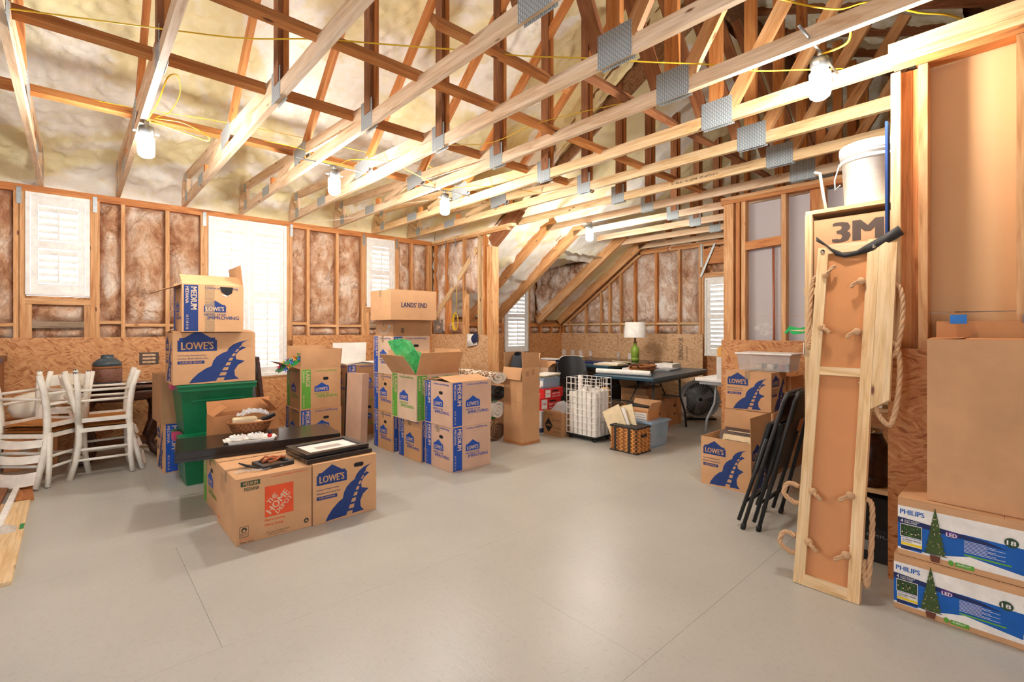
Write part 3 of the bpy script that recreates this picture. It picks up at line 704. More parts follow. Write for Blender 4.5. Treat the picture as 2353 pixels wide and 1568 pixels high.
# ------------------------------------------------------------------ cartons
FACE = {'F': lambda w, d, h: ((-w/2, -d/2, 0), (1, 0, 0), (0, 0, 1), w), 'L': lambda w, d, h: ((-w/2, d/2, 0), (0, -1, 0), (0, 0, 1), d),
        'R': lambda w, d, h: ((w/2, -d/2, 0), (0, 1, 0), (0, 0, 1), d), 'B': lambda w, d, h: ((w/2, d/2, 0), (-1, 0, 0), (0, 0, 1), w),
        'T': lambda w, d, h: ((-w/2, -d/2, h), (1, 0, 0), (0, 1, 0), w)}
HOUSE = [(0, 0), (1, 0), (1, .33), (.955, .33), (.955, .40), (.84, .40), (.5, .62), (.16, .40), (.045, .40), (.045, .33), (0, .33)]
def logo(p, x, y, w, ink='ink_bright_blue', paper='cardboard_pale'):
    p.poly(ink, [(x+a*w, y+b*w) for a, b in HOUSE], 0); p.text(paper, "LOWE'S", x+.09*w, y+.07*w, .82*w, .22*w, layer=1, bold=.025)
def face_moving(p, w, h, words=('MEDIUM', 'MEDIANA', '18 X 18 X 16'), band='ink_bright_blue', paper='cardboard_pale', hole=True, logo_ink='ink_bright_blue'):
    p.rect(band, .03*w, .02*h, .25*w, .985*h)
    a = len(words[0])/6.0
    p.text(paper, words[0], .135*w, .95*h, .48*h*a, .095*w, rot=-90, bold=.03); p.text(paper, words[1], .055*w, .95*h, .35*h*a, .05*w, rot=-90, bold=.02)
    p.text(paper, words[2], .065*w, .36*h, .30*h, .035*w, rot=-90)
    p.text(logo_ink if band != 'ink_green' else band, 'Lowes.com/Moving', .36*w, .90*h, .54*w, .065*h, bold=.01)
    if hole: hand_hole(p, .62*w, .74*h, .14*w, .075*h)
    logo(p, .34*w, .42*h, .36*w, logo_ink, paper)
    p.text(band, 'NEVER STOP', .34*w, .345*h, .36*w, .045*h); p.text(band, 'IMPROVING', .40*w, .265*h, .52*w, .07*h, bold=.02)
def hand_hole(p, x, y, w, h, ink='ink_black'):
    r = h/2; n = 8; pts = [(x+w/2-r+r*math.cos(R(a)), y+r*math.sin(R(a))) for a in range(-90, 91, 23)] + [(x-w/2+r+r*math.cos(R(a)), y+r*math.sin(R(a))) for a in range(90, 271, 23)]
    p.poly(ink, pts, 1)
ROAD_L = [(0, 0), (.05, .10), (.14, .22), (.26, .33), (.35, .38), (.375, .50), (.43, .60), (.52, .68), (.60, .72), (.63, .80), (.70, .88), (.80, .94), (1, 1)]
ROAD_R = [(.80, .04), (.73, .12), (.72, .25), (.78, .38), (.90, .47), (.75, .52), (.74, .62), (.80, .72), (.92, .80), (.83, .84), (.86, .92), (.93, .97), (1, 1)]
def road(p, x, y, w, h, ink='ink_blue', paper='cardboard'):
    def bez(t): # centre line of the road in unit coordinates
        a, b, c, d = (.47, 0), (.62, .40), (.68, .70), (.96, .985); s_ = 1-t
        return tuple(s_**3*a[i]+3*s_*s_*t*b[i]+3*s_*t*t*c[i]+t**3*d[i] for i in (0, 1))
    p.poly(ink, [(x+a*w, y+b*h) for a, b in ROAD_L[:-1]] + [(x+w, y+h)] + [(x+a*w, y+b*h) for a, b in ROAD_R[:-1][::-1]], 0)
    for k in range(9):
        t0, t1 = k/9+.01, (k+.72)/9; a0, a1 = bez(t0), bez(t1); w0, w1 = .055*(1-t0)**1.3+.006, .055*(1-t1)**1.3+.006
        p.put(paper, [(x+(a0[0]-w0)*w, y+a0[1]*h), (x+(a0[0]+w0)*w, y+a0[1]*h), (x+(a1[0]+w1)*w, y+a1[1]*h), (x+(a1[0]-w1)*w, y+a1[1]*h)], [(0, 1, 2, 3)], 1)
def face_road(p, w, h, l1, l2, tagt, paper='cardboard', hole=False, ink='ink_blue'):
    p.poly(ink, [(.05*w+a*.46*w, .64*h+b*.46*w) for a, b in HOUSE], 0); p.text(paper, "LOWE'S", .09*w, .675*h, .38*w, .105*w, layer=1, bold=.025)
    p.text(ink, l1, .05*w, .545*h, .34*w, .032*h, bold=.01); p.text(ink, l2, .05*w, .485*h, .36*w, .032*h, bold=.01)
    p.rect(ink, .05*w, .395*h, .36*w, .455*h); p.text(paper, tagt, .08*w, .408*h, .25*w, .034*h, layer=1)
    road(p, .18*w, .02*h, .76*w, .84*h, ink, paper)
    if hole: hand_hole(p, .70*w, .87*h, .16*w, .075*h)
def carton(label, loc, size, rz=0, mat='cardboard', flaps=None, faces=None, group='moving cartons', name='moving_carton', tape=True, cat='box', inner=None):
    """flaps: None = closed; else dict side -> (outward lean in degrees from upright, length). faces: dict face -> drawing function(p, w, h)"""
    w, d, h = size
    t = thing(name, label, cat, loc, rz, group)
    b = B()
    if flaps is None: b.box(-w/2, w/2, -d/2, d/2, 0, h-.004)
    else: b.shell(w, d, h, .005)
    b.build('body', mat, t, bevel=.003 if flaps is None else 0)
    if flaps is None:
        for s_ in (-1, 1):
            o = B().box(-w/2, w/2, s_*.0012, s_*d/2, 0, .004).build('flap', mat, t, (0, 0, h-.0039)); 
        if tape: tp = B().box(-w*.505, w*.505, -.024, .024, 0, .0008).box(-w*.505, -w*.501, -.024, .024, -.07, 0).box(w*.501, w*.505, -.024, .024, -.07, 0).build('tape_strip', 'tape', t, (0, 0, h+.0006)); subpart(tp, o)
    else:
        for s_, (ang, L) in flaps.items():
            q = w if s_ in 'FB' else d; b2 = B().box(-q/2+.003, q/2-.003, -.002, .002, 0, L)
            base = {'F': (0, -d/2+.003, h, 0), 'B': (0, d/2-.003, h, 180), 'L': (-w/2+.003, 0, h, -90), 'R': (w/2-.003, 0, h, 90)}[s_]
            o = b2.build('flap', inner or 'cardboard_inside', t, base[:3]); o.rotation_euler = (Matrix.Rotation(R(base[3]), 3, 'Z') @ Matrix.Rotation(R(ang), 3, 'X')).to_euler()
    for f, fn in (faces or {}).items():
        o, u, v, fw = FACE[f](w, d, h); p = Print(t, o, u, v); fn(p, fw, h if f != 'T' else d); p.done()
    return t
MED = lambda p, w, h: face_moving(p, w, h)
MEDB = lambda p, w, h: face_moving(p, w, h, hole=False)
LRG = lambda p, w, h: face_moving(p, w, h, ('LARGE', 'GRANDE', '18 X 18 X 24'), 'ink_green')
LRGB = lambda p, w, h: face_moving(p, w, h, ('LARGE', 'GRANDE', '18 X 18 X 24'), 'ink_green', hole=False)
def BX(x0, y0, z, w=.455, d=.455, h=.41): return ((x0+w/2, y0+d/2, z), (w, d, h))

def put(label, x0, y0, z, w=.455, d=.455, h=.41, **k):
    return carton(label, (x0+w/2, y0+d/2, z), (w, d, h), **k)
# front stack and the column behind it
put('blue-banded moving box on the floor, lower one of the front pair', 2.53, 3.595, 0, faces={'L': MED, 'F': MEDB}, mat='cardboard_pink')
put('blue-banded moving box with loose top flap, upper one of the front pair', 2.522, 3.588, .411, w=.465, faces={'L': MED, 'F': MEDB}, mat='cardboard_pink', flaps={'B': (-86, .22), 'F': (-80, .22)})
put('blue-banded box on the floor under the open green-banded carton', 2.50, 4.07, 0, d=.44, faces={'L': MEDB, 'F': MEDB})
put('open green-banded carton holding green bubble wrap', 2.43, 4.05, .411, w=.50, d=.48, h=.45, faces={'L': LRGB, 'F': LRG}, flaps={'L': (36, .24), 'F': (24, .24), 'R': (8, .24), 'B': (20, .24)}, mat='cardboard_pale')
put('blue-banded box at the bottom of the tall column of cartons', 2.49, 4.615, 0, d=.44, faces={'L': MED, 'F': MEDB})
put('blue-banded box second from the floor in the tall column', 2.485, 4.605, .411, d=.44, faces={'L': MED, 'F': MEDB})
put('blue-banded box third from the floor in the tall column, pale left side', 2.48, 4.60, .822, d=.44, faces={'L': MEDB, 'F': MED}, mat='cardboard_pale')
def smile(p, w, h):
    n = 12
    for k in range(n):
        a0, a1 = R(200+140*k/n), R(200+140*(k+1)/n); r1, r0 = .34*w, .30*w
        p.put('grey_plastic', [(.5*w+r*math.cos(a), .75*h+r*math.sin(a)*.8) for r, a in ((r0, a0), (r1, a0), (r1, a1), (r0, a1))], [(0, 1, 2, 3)])
    p.poly('grey_plastic', [(.78*w, .46*h), (.88*w, .70*h), (.70*w, .62*h)]); p.poly('ink_black', [(.42*w, .62*h), (.52*w, .62*h), (.50*w, .98*h)], 1)
def barcode(p, w, h):
    for k in range(9): p.rect('ink_brown', (.2+.009*k)*w, .2*h, (.2+.009*k+.004*(1+k % 2))*w, .5*h)
put('shallow brown shipping box with an arrow smile, under the topmost carton', 2.50, 4.63, 1.233, w=.47, d=.40, h=.17, faces={'L': smile, 'F': barcode}, mat='cardboard_dark', name='shipping_carton')
put("brown carton with a dark two-word print topping the tall column", 2.42, 4.53, 1.404, w=.56, d=.46, h=.32, faces={'F': lambda p, w, h: p.text('ink_navy', "LANDS' END", .22*w, .42*h, .56*w, .17*h, bold=.018)}, mat='cardboard', name='shipping_carton')
# stacks near the tall window
put('blue-banded box under the open green-banded carton beside the tall window', 1.83, 5.49, 0, w=.47, d=.47, h=.411, faces={'L': MEDB, 'F': MED})
put('open green-banded carton beside the tall window with raised flaps', 1.84, 5.5, .412, faces={'L': LRGB, 'F': LRG}, h=.45, flaps={'F': (4, .22), 'B': (-4, .25), 'R': (6, .22), 'L': (68, .22)}, mat='cardboard')
put('green-banded carton on the floor behind the leaning flat box', 2.42, 5.62, 0, h=.46, faces={'L': LRGB, 'F': LRG}, mat='cardboard_dark')
put('open blue-banded box with pale raised flap behind the leaning flat box', 2.42, 5.62, .462, faces={'L': MED, 'F': MEDB}, flaps={'B': (-6, .26), 'L': (-80, .22), 'R': (-83, .22), 'F': (-84, .22)}, mat='cardboard_dark', inner='cardboard_white')
o = thing('flat_carton', 'tall narrow flat carton leaning beside the column of boxes', 'box', (2.38, 5.16, 0), 12)
B().box(0, .09, 0, .30, 0, .80).build('body', 'cardboard_pink', o, rot=(0, R(2), 0)); B().box(-.003, 0, .28, .302, 0, .80).build('edge_strip', 'ink_black', o, rot=(0, R(2), 0))

# the tall stack on the green totes
def tote(label, loc, rz):
    t = thing('storage_tote', label, 'tote', loc, rz, 'green storage totes'); w, d, h = .56, .42, .40
    B().shell(w, d, h, .006, taper=.035).build('body', 'green_tote', t)
    rim = B().shell(w+.035, d+.035, h, .02, z0=h-.04).build('rim', 'green_tote', t)
    B().box(-w/2-.02, w/2+.02, -d/2-.02, d/2+.02, h, h+.018, taper=-.004).build('lid', 'green_tote', t)
    for s_ in (-1, 1): subpart(B().box(-.03, .03, -.06, .06, -.03, .025).build('handle', 'pink_handle', t, (s_*(w/2+.012), 0, h)), rim)
    B().box(-.2, .2, -.006, 0, 0, .012).build('ridge', 'green_tote', t, (0, -d/2+.008, h-.13))
    pr = Print(t, (-w/2+.025, .05, h-.2), (0, -1, 0), (0, 0, 1)); pr.rect('ink_red', .02, 0, .11, .11); pr.rect('ink_white', .03, .05, .1, .075, 1); pr.done('paper_label')
    return t
tote('green plastic tote on the floor, lower of two', (.935, 4.965, 0), 0)
tote('green plastic tote under the cartons, upper of two', (.93, 5.06, .42), 1)
carton('wide brown box with blue road print on the green totes', (.91, 5.05, .842), (.62, .44, .435), 0, faces={'F': lambda p, w, h: face_road(p, w, h, 'Clothing Accessories,', 'Linens, Bath Items, Etc.', 'LARGE BOX'), 'L': lambda p, w, h: face_road(p, w, h, 'Accesorios de Vestir,', 'Ropa de Casa, Etc.', 'CAJA GRANDE', 'cardboard_pale')}, flaps={'L': (-84, .2), 'R': (-86, .2), 'F': (-84, .21), 'B': (-86, .21)})
c = carton('open blue-banded box with torn hand hole on top of the tall stack', (.882, 4.995, 1.285), (.457, .45, .40), 0, faces={'F': lambda p, w, h: (face_moving(p, w, h, hole=False, paper='cardboard_pale', band='ink_blue', logo_ink='ink_blue'), p.poly('ink_black', [(.60*w, .97*h), (.82*w, .97*h), (.80*w, .84*h), (.72*w, .78*h), (.62*w, .86*h)], 2), p.poly('ink_white', [(.62*w, .80*h), (.76*w, .80*h), (.70*w, .76*h)], 2)), 'L': lambda p, w, h: face_moving(p, w, h, hole=False)}, flaps={'F': (-58, .17), 'L': (112, .20), 'R': (-6, .19), 'B': (12, .03)})
B().box(-.035, .035, -.2265, -.2255, 0, .40).build('tape_strip', 'tape', c, (-.03, 0, 0))
carton('brown box standing behind the green totes, lower', (.80, 5.53, 0), (.42, .38, .45), 2, faces={'L': lambda p, w, h: face_road(p, w, h, 'Articulos del Hogar', 'Articulos de Cocina', 'CAJA'), 'F': MEDB})
carton('plain tall brown carton with pale torn corner behind the green totes, upper', (.78, 5.53, .452), (.44, .40, .44), 4, mat='cardboard_dark')
for lb, x, y, m, r_ in (('dark framed board leaning between the totes and the tall window', 1.36, 5.28, 'aluminum_dark', 9), ('brown wooden frame leaning behind the dark framed board', 1.46, 5.32, 'dark_walnut', 12)):
    o = thing('leaning_frame', lb, 'picture frame', (x, y, 0), -8); B().box(0, .03, 0, .6, 0, 1.03).build('board', m, o, rot=(0, R(-r_*.5), 0))
    B().box(-.008, .0, 0, .05, 0, 1.03).box(-.008, 0, .55, .6, 0, 1.03).box(-.008, 0, 0, .6, .98, 1.03).build('moulding', 'black_wood' if 'dark framed' in lb else m, o, rot=(0, R(-r_*.5), 0))
o = carton('crumpled open brown carton beside the green totes', (1.07, 4.60, 0), (.50, .22, .60), 2, 'cardboard_orange', flaps={'L': (-55, .12), 'B': (14, .10), 'R': (-40, .12)}, name='open_carton', inner='cardboard_orange')
pr = Print(o, (-.25, .11, 0), (0, -1, 0), (0, 0, 1)); 
for i in range(7): pr.text('ink_brown', 'FRAGILE HANDLE', .04+.02*i, .10, .30, .010, rot=90, bold=0)
pr.done()

# slab, boxes under and in front of it
o = thing('wooden_slab', 'thick black-stained wooden shelf slab lying across a carton', 'shelf', (1.09, 4.17, .386), -8)
B().box(-.555, .555, -.25, .25, .02, .075).build('top', 'black_wood', o, bevel=.004); B().box(-.555, .30, -.25, -.232, 0, .021).build('apron', 'black_wood', o)
B().box(.30, .555, -.22, -.20, .0, .021).box(-.555, -.537, -.232, .25, -.0, .021).box(.537, .555, -.2, .25, -.0, .021).build('apron', 'black_wood', o)
put('green-banded carton carrying the black slab', .735, 3.85, 0, w=.50, d=.50, h=.384, faces={'L': lambda p, w, h: (face_moving(p, w, h, ('LARGE', 'GRANDE', ''.join('18 X 18')), 'ink_green'),), 'F': LRG}, mat='cardboard')
def homedepot(p, w, h):
    p.rect('ink_dark_green', .06*w, .875*h, .30*w, .95*h); p.text('cardboard', 'MEDIUM', .09*w, .887*h, .18*w, .05*h, bold=.02); p.text('ink_dark_green', 'MEDIANA', .10*w, .80*h, .19*w, .055*h, bold=.01)
    p.text('ink_orange', 'www.homedepotmoving.com', .44*w, .93*h, .50*w, .04*h, bold=.005)
    x, y, s_ = .36*w, .33*h, .38*w; p.rect('ink_orange', x, y, x+s_, y+s_*1.12)
    for st, a, b, wd, hh in (('THE', .17, .42, .42, .17), ('HOME', .20, .06, .98, .25), ('DEPOT', .45, .03, .76, .16)): p.text('cardboard_pale', st, x+a*s_, y+b*s_*1.05, wd*s_*.98, hh*s_, rot=45 if st != 'HOME' else 45, bold=.03)
    p.text('ink_orange', 'More saving.', .36*w, .255*h, .27*w, .045*h); p.text('ink_orange', 'More doing.', .36*w, .18*h, .25*w, .045*h)
    p.rect('ink_dark', .045*w, .10*h, .155*w, .27*h); p.rect('cardboard', .05*w, .107*h, .15*w, .263*h, 1); p.disc('ink_dark', .10*w, .215*h, .035*w, 2); p.disc('cardboard', .10*w, .205*h, .018*w, 3); p.text('ink_dark', 'ECO', .06*w, .135*h, .08*w, .04*h, layer=2); p.text('ink_dark', 'OPTIONS', .06*w, .113*h, .08*w, .015*h, layer=2)
    p.text('ink_orange', 'Be Orange.', .045*w, .055*h, .16*w, .03*h); p.text('ink_dark', 'Think Green.', .045*w, .015*h, .19*w, .03*h)
    p.text('ink_dark', 'This box is made from', .38*w, .07*h, .30*w, .028*h, bold=0); p.text('ink_dark', '100% recycled paper.', .40*w, .03*h, .25*w, .028*h, bold=0)
    p.disc('ink_dark', .92*w, .12*h, .035*w, 0); p.poly('cardboard', [(.90*w, .105*h), (.94*w, .105*h), (.92*w, .145*h)], 1)
def codes(p, w, h):
    for i in range(6): p.text('ink_brown', 'LISTA DE CONTENIDO', .22*w+.05*i*w, .62*h, .3*h, .02*w, rot=90, bold=0)
    p.disc('ink_orange', .1*w, .12*h, .03*w)
put('brown box with an orange square logo in front of the black slab', .717, 3.265, 0, w=.45, d=.50, h=.40, faces={'F': homedepot, 'L': codes, 'T': lambda p, w, h: (p.rect('ink_brown', .18*w, .55*h, .5*w, .555*h), p.rect('ink_brown', .18*w, .75*h, .5*w, .755*h), p.text('ink_brown', 'CONTENIDO', .2*w, .60*h, .25*w, .04*h, bold=0))}, tape=True)
put('brown box with blue road print under the black picture frames', 1.172, 3.255, 0, w=.452, d=.45, h=.405, faces={'F': lambda p, w, h: (face_road(p, w, h, 'Articulos del Hogar en General,', 'Articulos de Cocina, Etc.', 'CAJA MEDIANA', hole=True)), 'R': MEDB})
def picture(label, loc, rz, w, d):
    o = thing('picture_frame', label, 'picture frame', loc, rz)
    b = B(); f = .045
    b.box(-w/2, w/2, -d/2, -d/2+f, 0, .028).box(-w/2, w/2, d/2-f, d/2, 0, .028).box(-w/2, -w/2+f, -d/2+f, d/2-f, 0, .028).box(w/2-f, w/2, -d/2+f, d/2-f, 0, .028).build('frame', 'black_wood', o, bevel=.003)
    B().box(-w/2+f, w/2-f, -d/2+f, d/2-f, .004, .014).build('mat_board', 'paper', o); B().box(-.09, .10, -.035, .04, .014, .0146).build('print', 'photo_print', o)
picture('black picture frame lying under another frame on the road-print box', (1.375, 3.50, .4065), 2, .47, .40); picture('black picture frame with small print in white mat, uppermost on the road-print box', (1.37, 3.515, .4365), 4, .46, .36)
# folded black photo frames with a brown cord on the orange-logo box
o = thing('easel_frame', 'black metal photo easel with brown leather cord on the orange-logo box', 'easel', (.985, 3.47, .402), 8)
B().box(-.10, .10, -.09, -.065, 0, .022).box(-.10, .10, .065, .09, 0, .022).box(-.10, -.075, -.065, .065, 0, .022).box(.075, .10, -.065, .065, 0, .022).build('frame', 'black_metal', o, rot=(0, R(0), 0))
for i in range(6): B().tube([(-.11-.006*i, -.05+.02*i, .004), (-.16-.004*i, -.02+.022*i, .03)], .005, 6).build('prong', 'black_metal', o)
B().tube([(-.05, .10, .01), (-.02, .07, .045), (.03, .03, .03), (.05, -.01, .05), (.0, -.05, .04), (-.04, -.02, .03)], .007, 8).build('cord', 'tan_leather', o)
B().tube([(-.06, .02, .026), (.02, .06, .04), (.06, .05, .03), (.09, .02, .03)], .008, 8).build('cord', 'tan_leather', o)
o = B().grid(lambda a, b: (.74+.28*a, 3.36+.05*b+.02*math.sin(a*9), .4045+.01*abs(math.sin(a*23+b*5))), 30, 4).build('plastic_strip', 'clear_wrap'); tag(o, 'crinkled clear plastic strip on the orange-logo box', 'plastic')
# tray, dishes, basket on the slab
o = thing('serving_tray', 'white rectangular tray with two dip bowls on the black slab', 'tray', (.99, 4.06, .4615), -6)
B().shell(.31, .20, .018, .006, taper=.006).build('body', 'white_plastic', o)
for x_ in (-.165, .165): B().box(x_-.012, x_+.012, -.05, .05, .012, .02).build('handle', 'white_plastic', o)
for k, x_ in enumerate((-.085, .035)):
    bw = thing('dip_bowl', ('left' if k == 0 else 'right') + ' white bowl with dark specks on the white tray', 'bowl', (.99+x_*.99, 4.06-x_*.1-.01, .468), 0)
    B().lathe([(.025, 0), (.05, .018), (.058, .04), (.054, .04), (.046, .018), (.02, .006)], 20).build('bowl', 'white_plastic', bw)
    for j in range(9):
        B().tube([(.03*math.cos(j*2.4), .03*math.sin(j*2.4), .038), (.03*math.cos(j*2.4)+.01, .03*math.sin(j*2.4), .046)], .009, 6).build('filling', 'paper' if j % 3 else 'black_plastic', bw)
o = thing('salt_shaker', 'small red and black figurine on the white tray', 'figurine', (1.125, 4.05, .467)); B().lathe([(.012, 0), (.018, .015), (.012, .03)], 10).build('body', 'ink_red', o); B().lathe([(.012, .03), (.02, .038), (.004, .055)], 8).build('hat', 'black_plastic', o)
o = thing('wicker_bowl', 'oval brown wicker basket on the black slab', 'basket', (1.045, 4.28, .4615), -6)
B().lathe([(.10, 0), (.13, .05), (.15, .105), (.155, .11), (.145, .105), (.125, .05), (.09, .008)], 28, sx=1.05, sy=.62).build('weave', 'weave', o)
B().tube([(.162*math.cos(a*math.pi/14), .097*math.sin(a*math.pi/14), .108) for a in range(29)], .008, 8).build('rim', 'wicker', o)
o = thing('foam_block', 'cream block wrapped in clear bag in the wicker basket', 'package', (1.02, 4.28, .53), -4); B().box(-.10, .07, -.045, .045, 0, .075).build('block', 'paper_cream', o, bevel=.012)
B().grid(lambda a, b: (-.06+.20*a+.015*math.sin(b*9), -.05+.11*b, .08+.055*abs(fbm(a*3, b*3, 2))+.03*math.sin(a*3.14)), 22, 14).build('bag', 'clear_bag', o)
o = B().box(-.02, .02, -.09, .09, 0, .03).build('remote_case', 'black_plastic', None, (1.15, 4.27, .565), (R(14), 0, R(-70)), .006); tag(o, 'black oblong case with red end sticking out of the wicker basket', 'case')
o = B().grid(lambda a, b: (.11*(a-.5), .07*(b-.5), .03*math.sin(a*3.1)*math.sin(b*3.1)), 8, 6).build('bread_roll', 'paper_tan', None, (1.09, 4.235, .555)); tag(o, 'small tan bundle in front part of the wicker basket', 'bundle')
# rainbow garland on the open green-banded carton
o = thing('rainbow_garland', 'rainbow flower garland in green plastic on an open carton', 'garland', (1.80, 5.62, .86), 0, rot=(0, R(-28), 0))
B().grid(lambda a, b: (-.16+.30*a, .12*math.cos(b*3.14)*(.4+.6*math.sin(a*3.0)), .05+.07*math.sin(b*3.14)*(.4+.6*math.sin(a*3.0))), 16, 10).build('wrapper', 'green_wrap', o)
cols = ['rainbow_red', 'rainbow_purple', 'rainbow_blue', 'rainbow_green', 'rainbow_yellow', 'rainbow_orange']
for k in range(18):
    b = B(); p0 = Vector((-.12+.015*k, .05*math.sin(k*2.1)-.06, .09+.03*math.cos(k*1.7)))
    for j in range(6):
        a = j*1.05+k; b.add([p0, p0+Vector((.02*math.cos(a)-.006, -.01, .02*math.sin(a)+.006)), p0+Vector((.034*math.cos(a), -.018, .034*math.sin(a))), p0+Vector((.02*math.cos(a)+.006, -.01, .02*math.sin(a)-.006))], [(0, 1, 2, 3)])
    b.build('petal', cols[k % 6], o)
# green bubble wrap
o = thing('bubble_wrap', 'green bubble wrap roll standing in the open green-banded carton', 'packaging', (2.56, 4.10, .62))
B().grid(lambda a, b: ((a-.5)*.19-.10*b+.02*fbm(a*4, b*4, 1), (a-.5)*-.13+.32*b+.02*fbm(a*5, b*3, 5), .56*b**.8+.03*math.sin(a*3.1)), 20, 30).build('sheet', 'green_wrap', o)
B().grid(lambda a, b: (.03+(a-.5)*.12-.06*b+.02*fbm(a*4, b*4, 8), -.03+(a-.5)*-.09+.16*b, .44*b**.8+.03*math.sin(a*3.1)), 14, 24).build('sheet', 'green_wrap', o)

# ------------------------------------------------------------------ left corner: chairs, carved table, chest, lumber
def make_chair():
    t = thing('ladderback_chair', '', 'chair', group='white ladderback chairs with rush seats')
    for s_ in (-1, 1):
        B().tube([(s_*.185, .235, 0), (s_*.188, .195, .15), (s_*.19, .175, .30), (s_*.19, .17, .45), (s_*.19, .185, .58), (s_*.19, .225, .74), (s_*.188, .27, .92)], [.023, .024, .026, .027, .026, .024, .021], 6).build('back_post', 'chair_white', t)
        lg = B().tube([(s_*.215, -.195, 0), (s_*.21, -.18, .15), (s_*.208, -.175, .45)], [.019, .022, .025], 6).build('leg', 'chair_white', t)
        for z_ in (.16, .25): B().tube([(s_*.208, -.18, z_), (s_*.19, .18, z_)], .012, 8).build('stretcher', 'chair_white', t)
        B().box(s_*.20-.014, s_*.20+.014, -.175, .17, .405, .44).build('seat_rail', 'chair_white', t)
        subpart(B().lathe([(.016, -.004), (.019, .006)], 10).build('glide', 'black_plastic', t, (s_*.215, -.195, 0)), lg)
    for z_ in (.17, .28): B().tube([(-.21, -.182, z_), (.21, -.182, z_)], .0135, 8).build('stretcher', 'chair_white', t)
    B().tube([(-.19, .19, .20), (.19, .19, .20)], .0135, 8).build('stretcher', 'chair_white', t)
    B().box(-.20, .20, -.195, -.165, .405, .44).build('seat_rail', 'chair_white', t)
    def seat(a, b):
        x_ = (a-.5)*(.43-.05*b); y_ = -.19+.37*b; m = min(a, 1-a, b, 1-b)
        return (x_, y_, .462+.006*math.sin(m*90)-.012*(1-smoothstep(m*8))-.006*smoothstep(m*3))
    B().grid(seat, 20, 20).build('rush_seat', 'rush', t); B().grid(lambda a, b: (lambda q: (q[0], q[1], .425))(seat(a, b)), 4, 4).build('rush_seat', 'rush', t)
    for z_, hh in ((.56, .06), (.68, .06), (.83, .10)):
        yo = .175+(z_-.45)*.21
        def sl(a, b, f=0): 
            x_ = (a-.5)*.37; return (x_, yo+.035*(1-(2*a-1)**2)+.02*(b-.5)+f, z_-hh/2+hh*b+(.018*(1-(2*a-1)**2) if hh > .06 else .01*(1-(2*a-1)**2)))
        B().grid(lambda a, b: sl(a, b), 12, 2).grid(lambda a, b: sl(1-a, b, .012), 12, 2).grid(lambda a, b: sl(a, 0, .012*(1-b)), 12, 1).grid(lambda a, b: sl(a, 1, .012*b), 12, 1).build('back_slat', 'chair_white', t)
    return t
ch = make_chair()
ch['label'] = 'white ladderback chair standing on the floor beside the carved table'; ch.location = (.20, 5.84, 0); ch.rotation_euler = (0, 0, R(90))
cp = copy_tree(ch, (.20, 5.84, .93), (R(180), 0, R(90))); cp['label'] = 'upturned white ladderback chair stacked beside the carved table'
cp = copy_tree(ch, (-.20, 5.80, 0), (0, 0, R(-41))); cp['label'] = 'white ladderback chair on the floor at the left edge, below an upturned one'
cp = copy_tree(ch, (-.20, 5.80, .93), (R(180), 0, R(-41))); cp['label'] = 'upturned white ladderback chair stacked at the left edge, back towards the camera'

o = thing('carved_table', 'dark oval wooden table with carved legs behind the white chairs', 'table', (.36, 6.42, 0))
B().lathe([(.36, .0), (.43, .008), (.44, .02), (.43, .035), (.36, .04)], 36, sx=1.05, sy=.85).build('top', 'dark_walnut', o, (0, 0, .70))
B().lathe([(.37, 0), (.40, .02), (.40, .09), (.385, .11)], 36, sx=1.05, sy=.85).build('apron', 'dark_walnut', o, (0, 0, .59))
for k, (sx_, sy_) in enumerate(((-1, -1), (1, -1), (1, 1), (-1, 1))):
    B().tube([(sx_*.26, sy_*.22, .60), (sx_*.31, sy_*.26, .48), (sx_*.28, sy_*.23, .30), (sx_*.22, sy_*.19, .16), (sx_*.25, sy_*.22, .06), (sx_*.30, sy_*.25, .03)], [.06, .065, .045, .035, .04, .045], 10).build('leg', 'dark_walnut', o)
    B().lathe([(.0, 0), (.045, .012), (.055, .035), (.04, .06), (0, .07)], 12).build('claw_foot', 'dark_walnut', o, (sx_*.31, sy_*.26, 0))
B().box(-.2, .2, -.16, .16, .12, .15).build('stretcher_shelf', 'dark_walnut', o)
o = thing('jug', 'dark ribbed stoneware jug with brown patterned band on the carved table', 'jug', (.24, 6.27, .7405))
B().lathe([(.10, 0), (.112, .01), (.112, .03), (.118, .04)], 28, caps=True).build('foot', 'jug_blue', o)
B().lathe([(.115, .04), (.117, .05), (.117, .17), (.113, .18)], 28).build('band', 'jug_pattern', o)
B().lathe([(.118, .18), (.112, .19), (.118, .20)], 28).build('trim_ring', 'wicker', o)
B().lathe([(.117, .20), (.112, .235), (.08, .265), (.052, .28), (.05, .305), (.052, .31), (.042, .31), (.04, .285)], 28).build('neck', 'jug_blue', o)
for k in range(5):
    o = B().lathe([(.05, 0), (.09, .012), (.088, .016), (.04, .006)], 22).build('dinner_plate', 'white_plastic', None, (.06, 6.32, .7405+.013*k)); tag(o, 'white plate in the stack beside the stoneware jug', 'plate', 'plates stacked on the carved table')
o = B().lathe([(.16, .0), (.20, .012), (.21, .022), (.20, .018), (.155, .006), (.0, .004)], 30, caps=False, sy=.7).build('silver_tray', 'chrome', None, (.55, 6.33, .7405)); tag(o, 'oval silver tray with fluted rim on the carved table', 'tray')

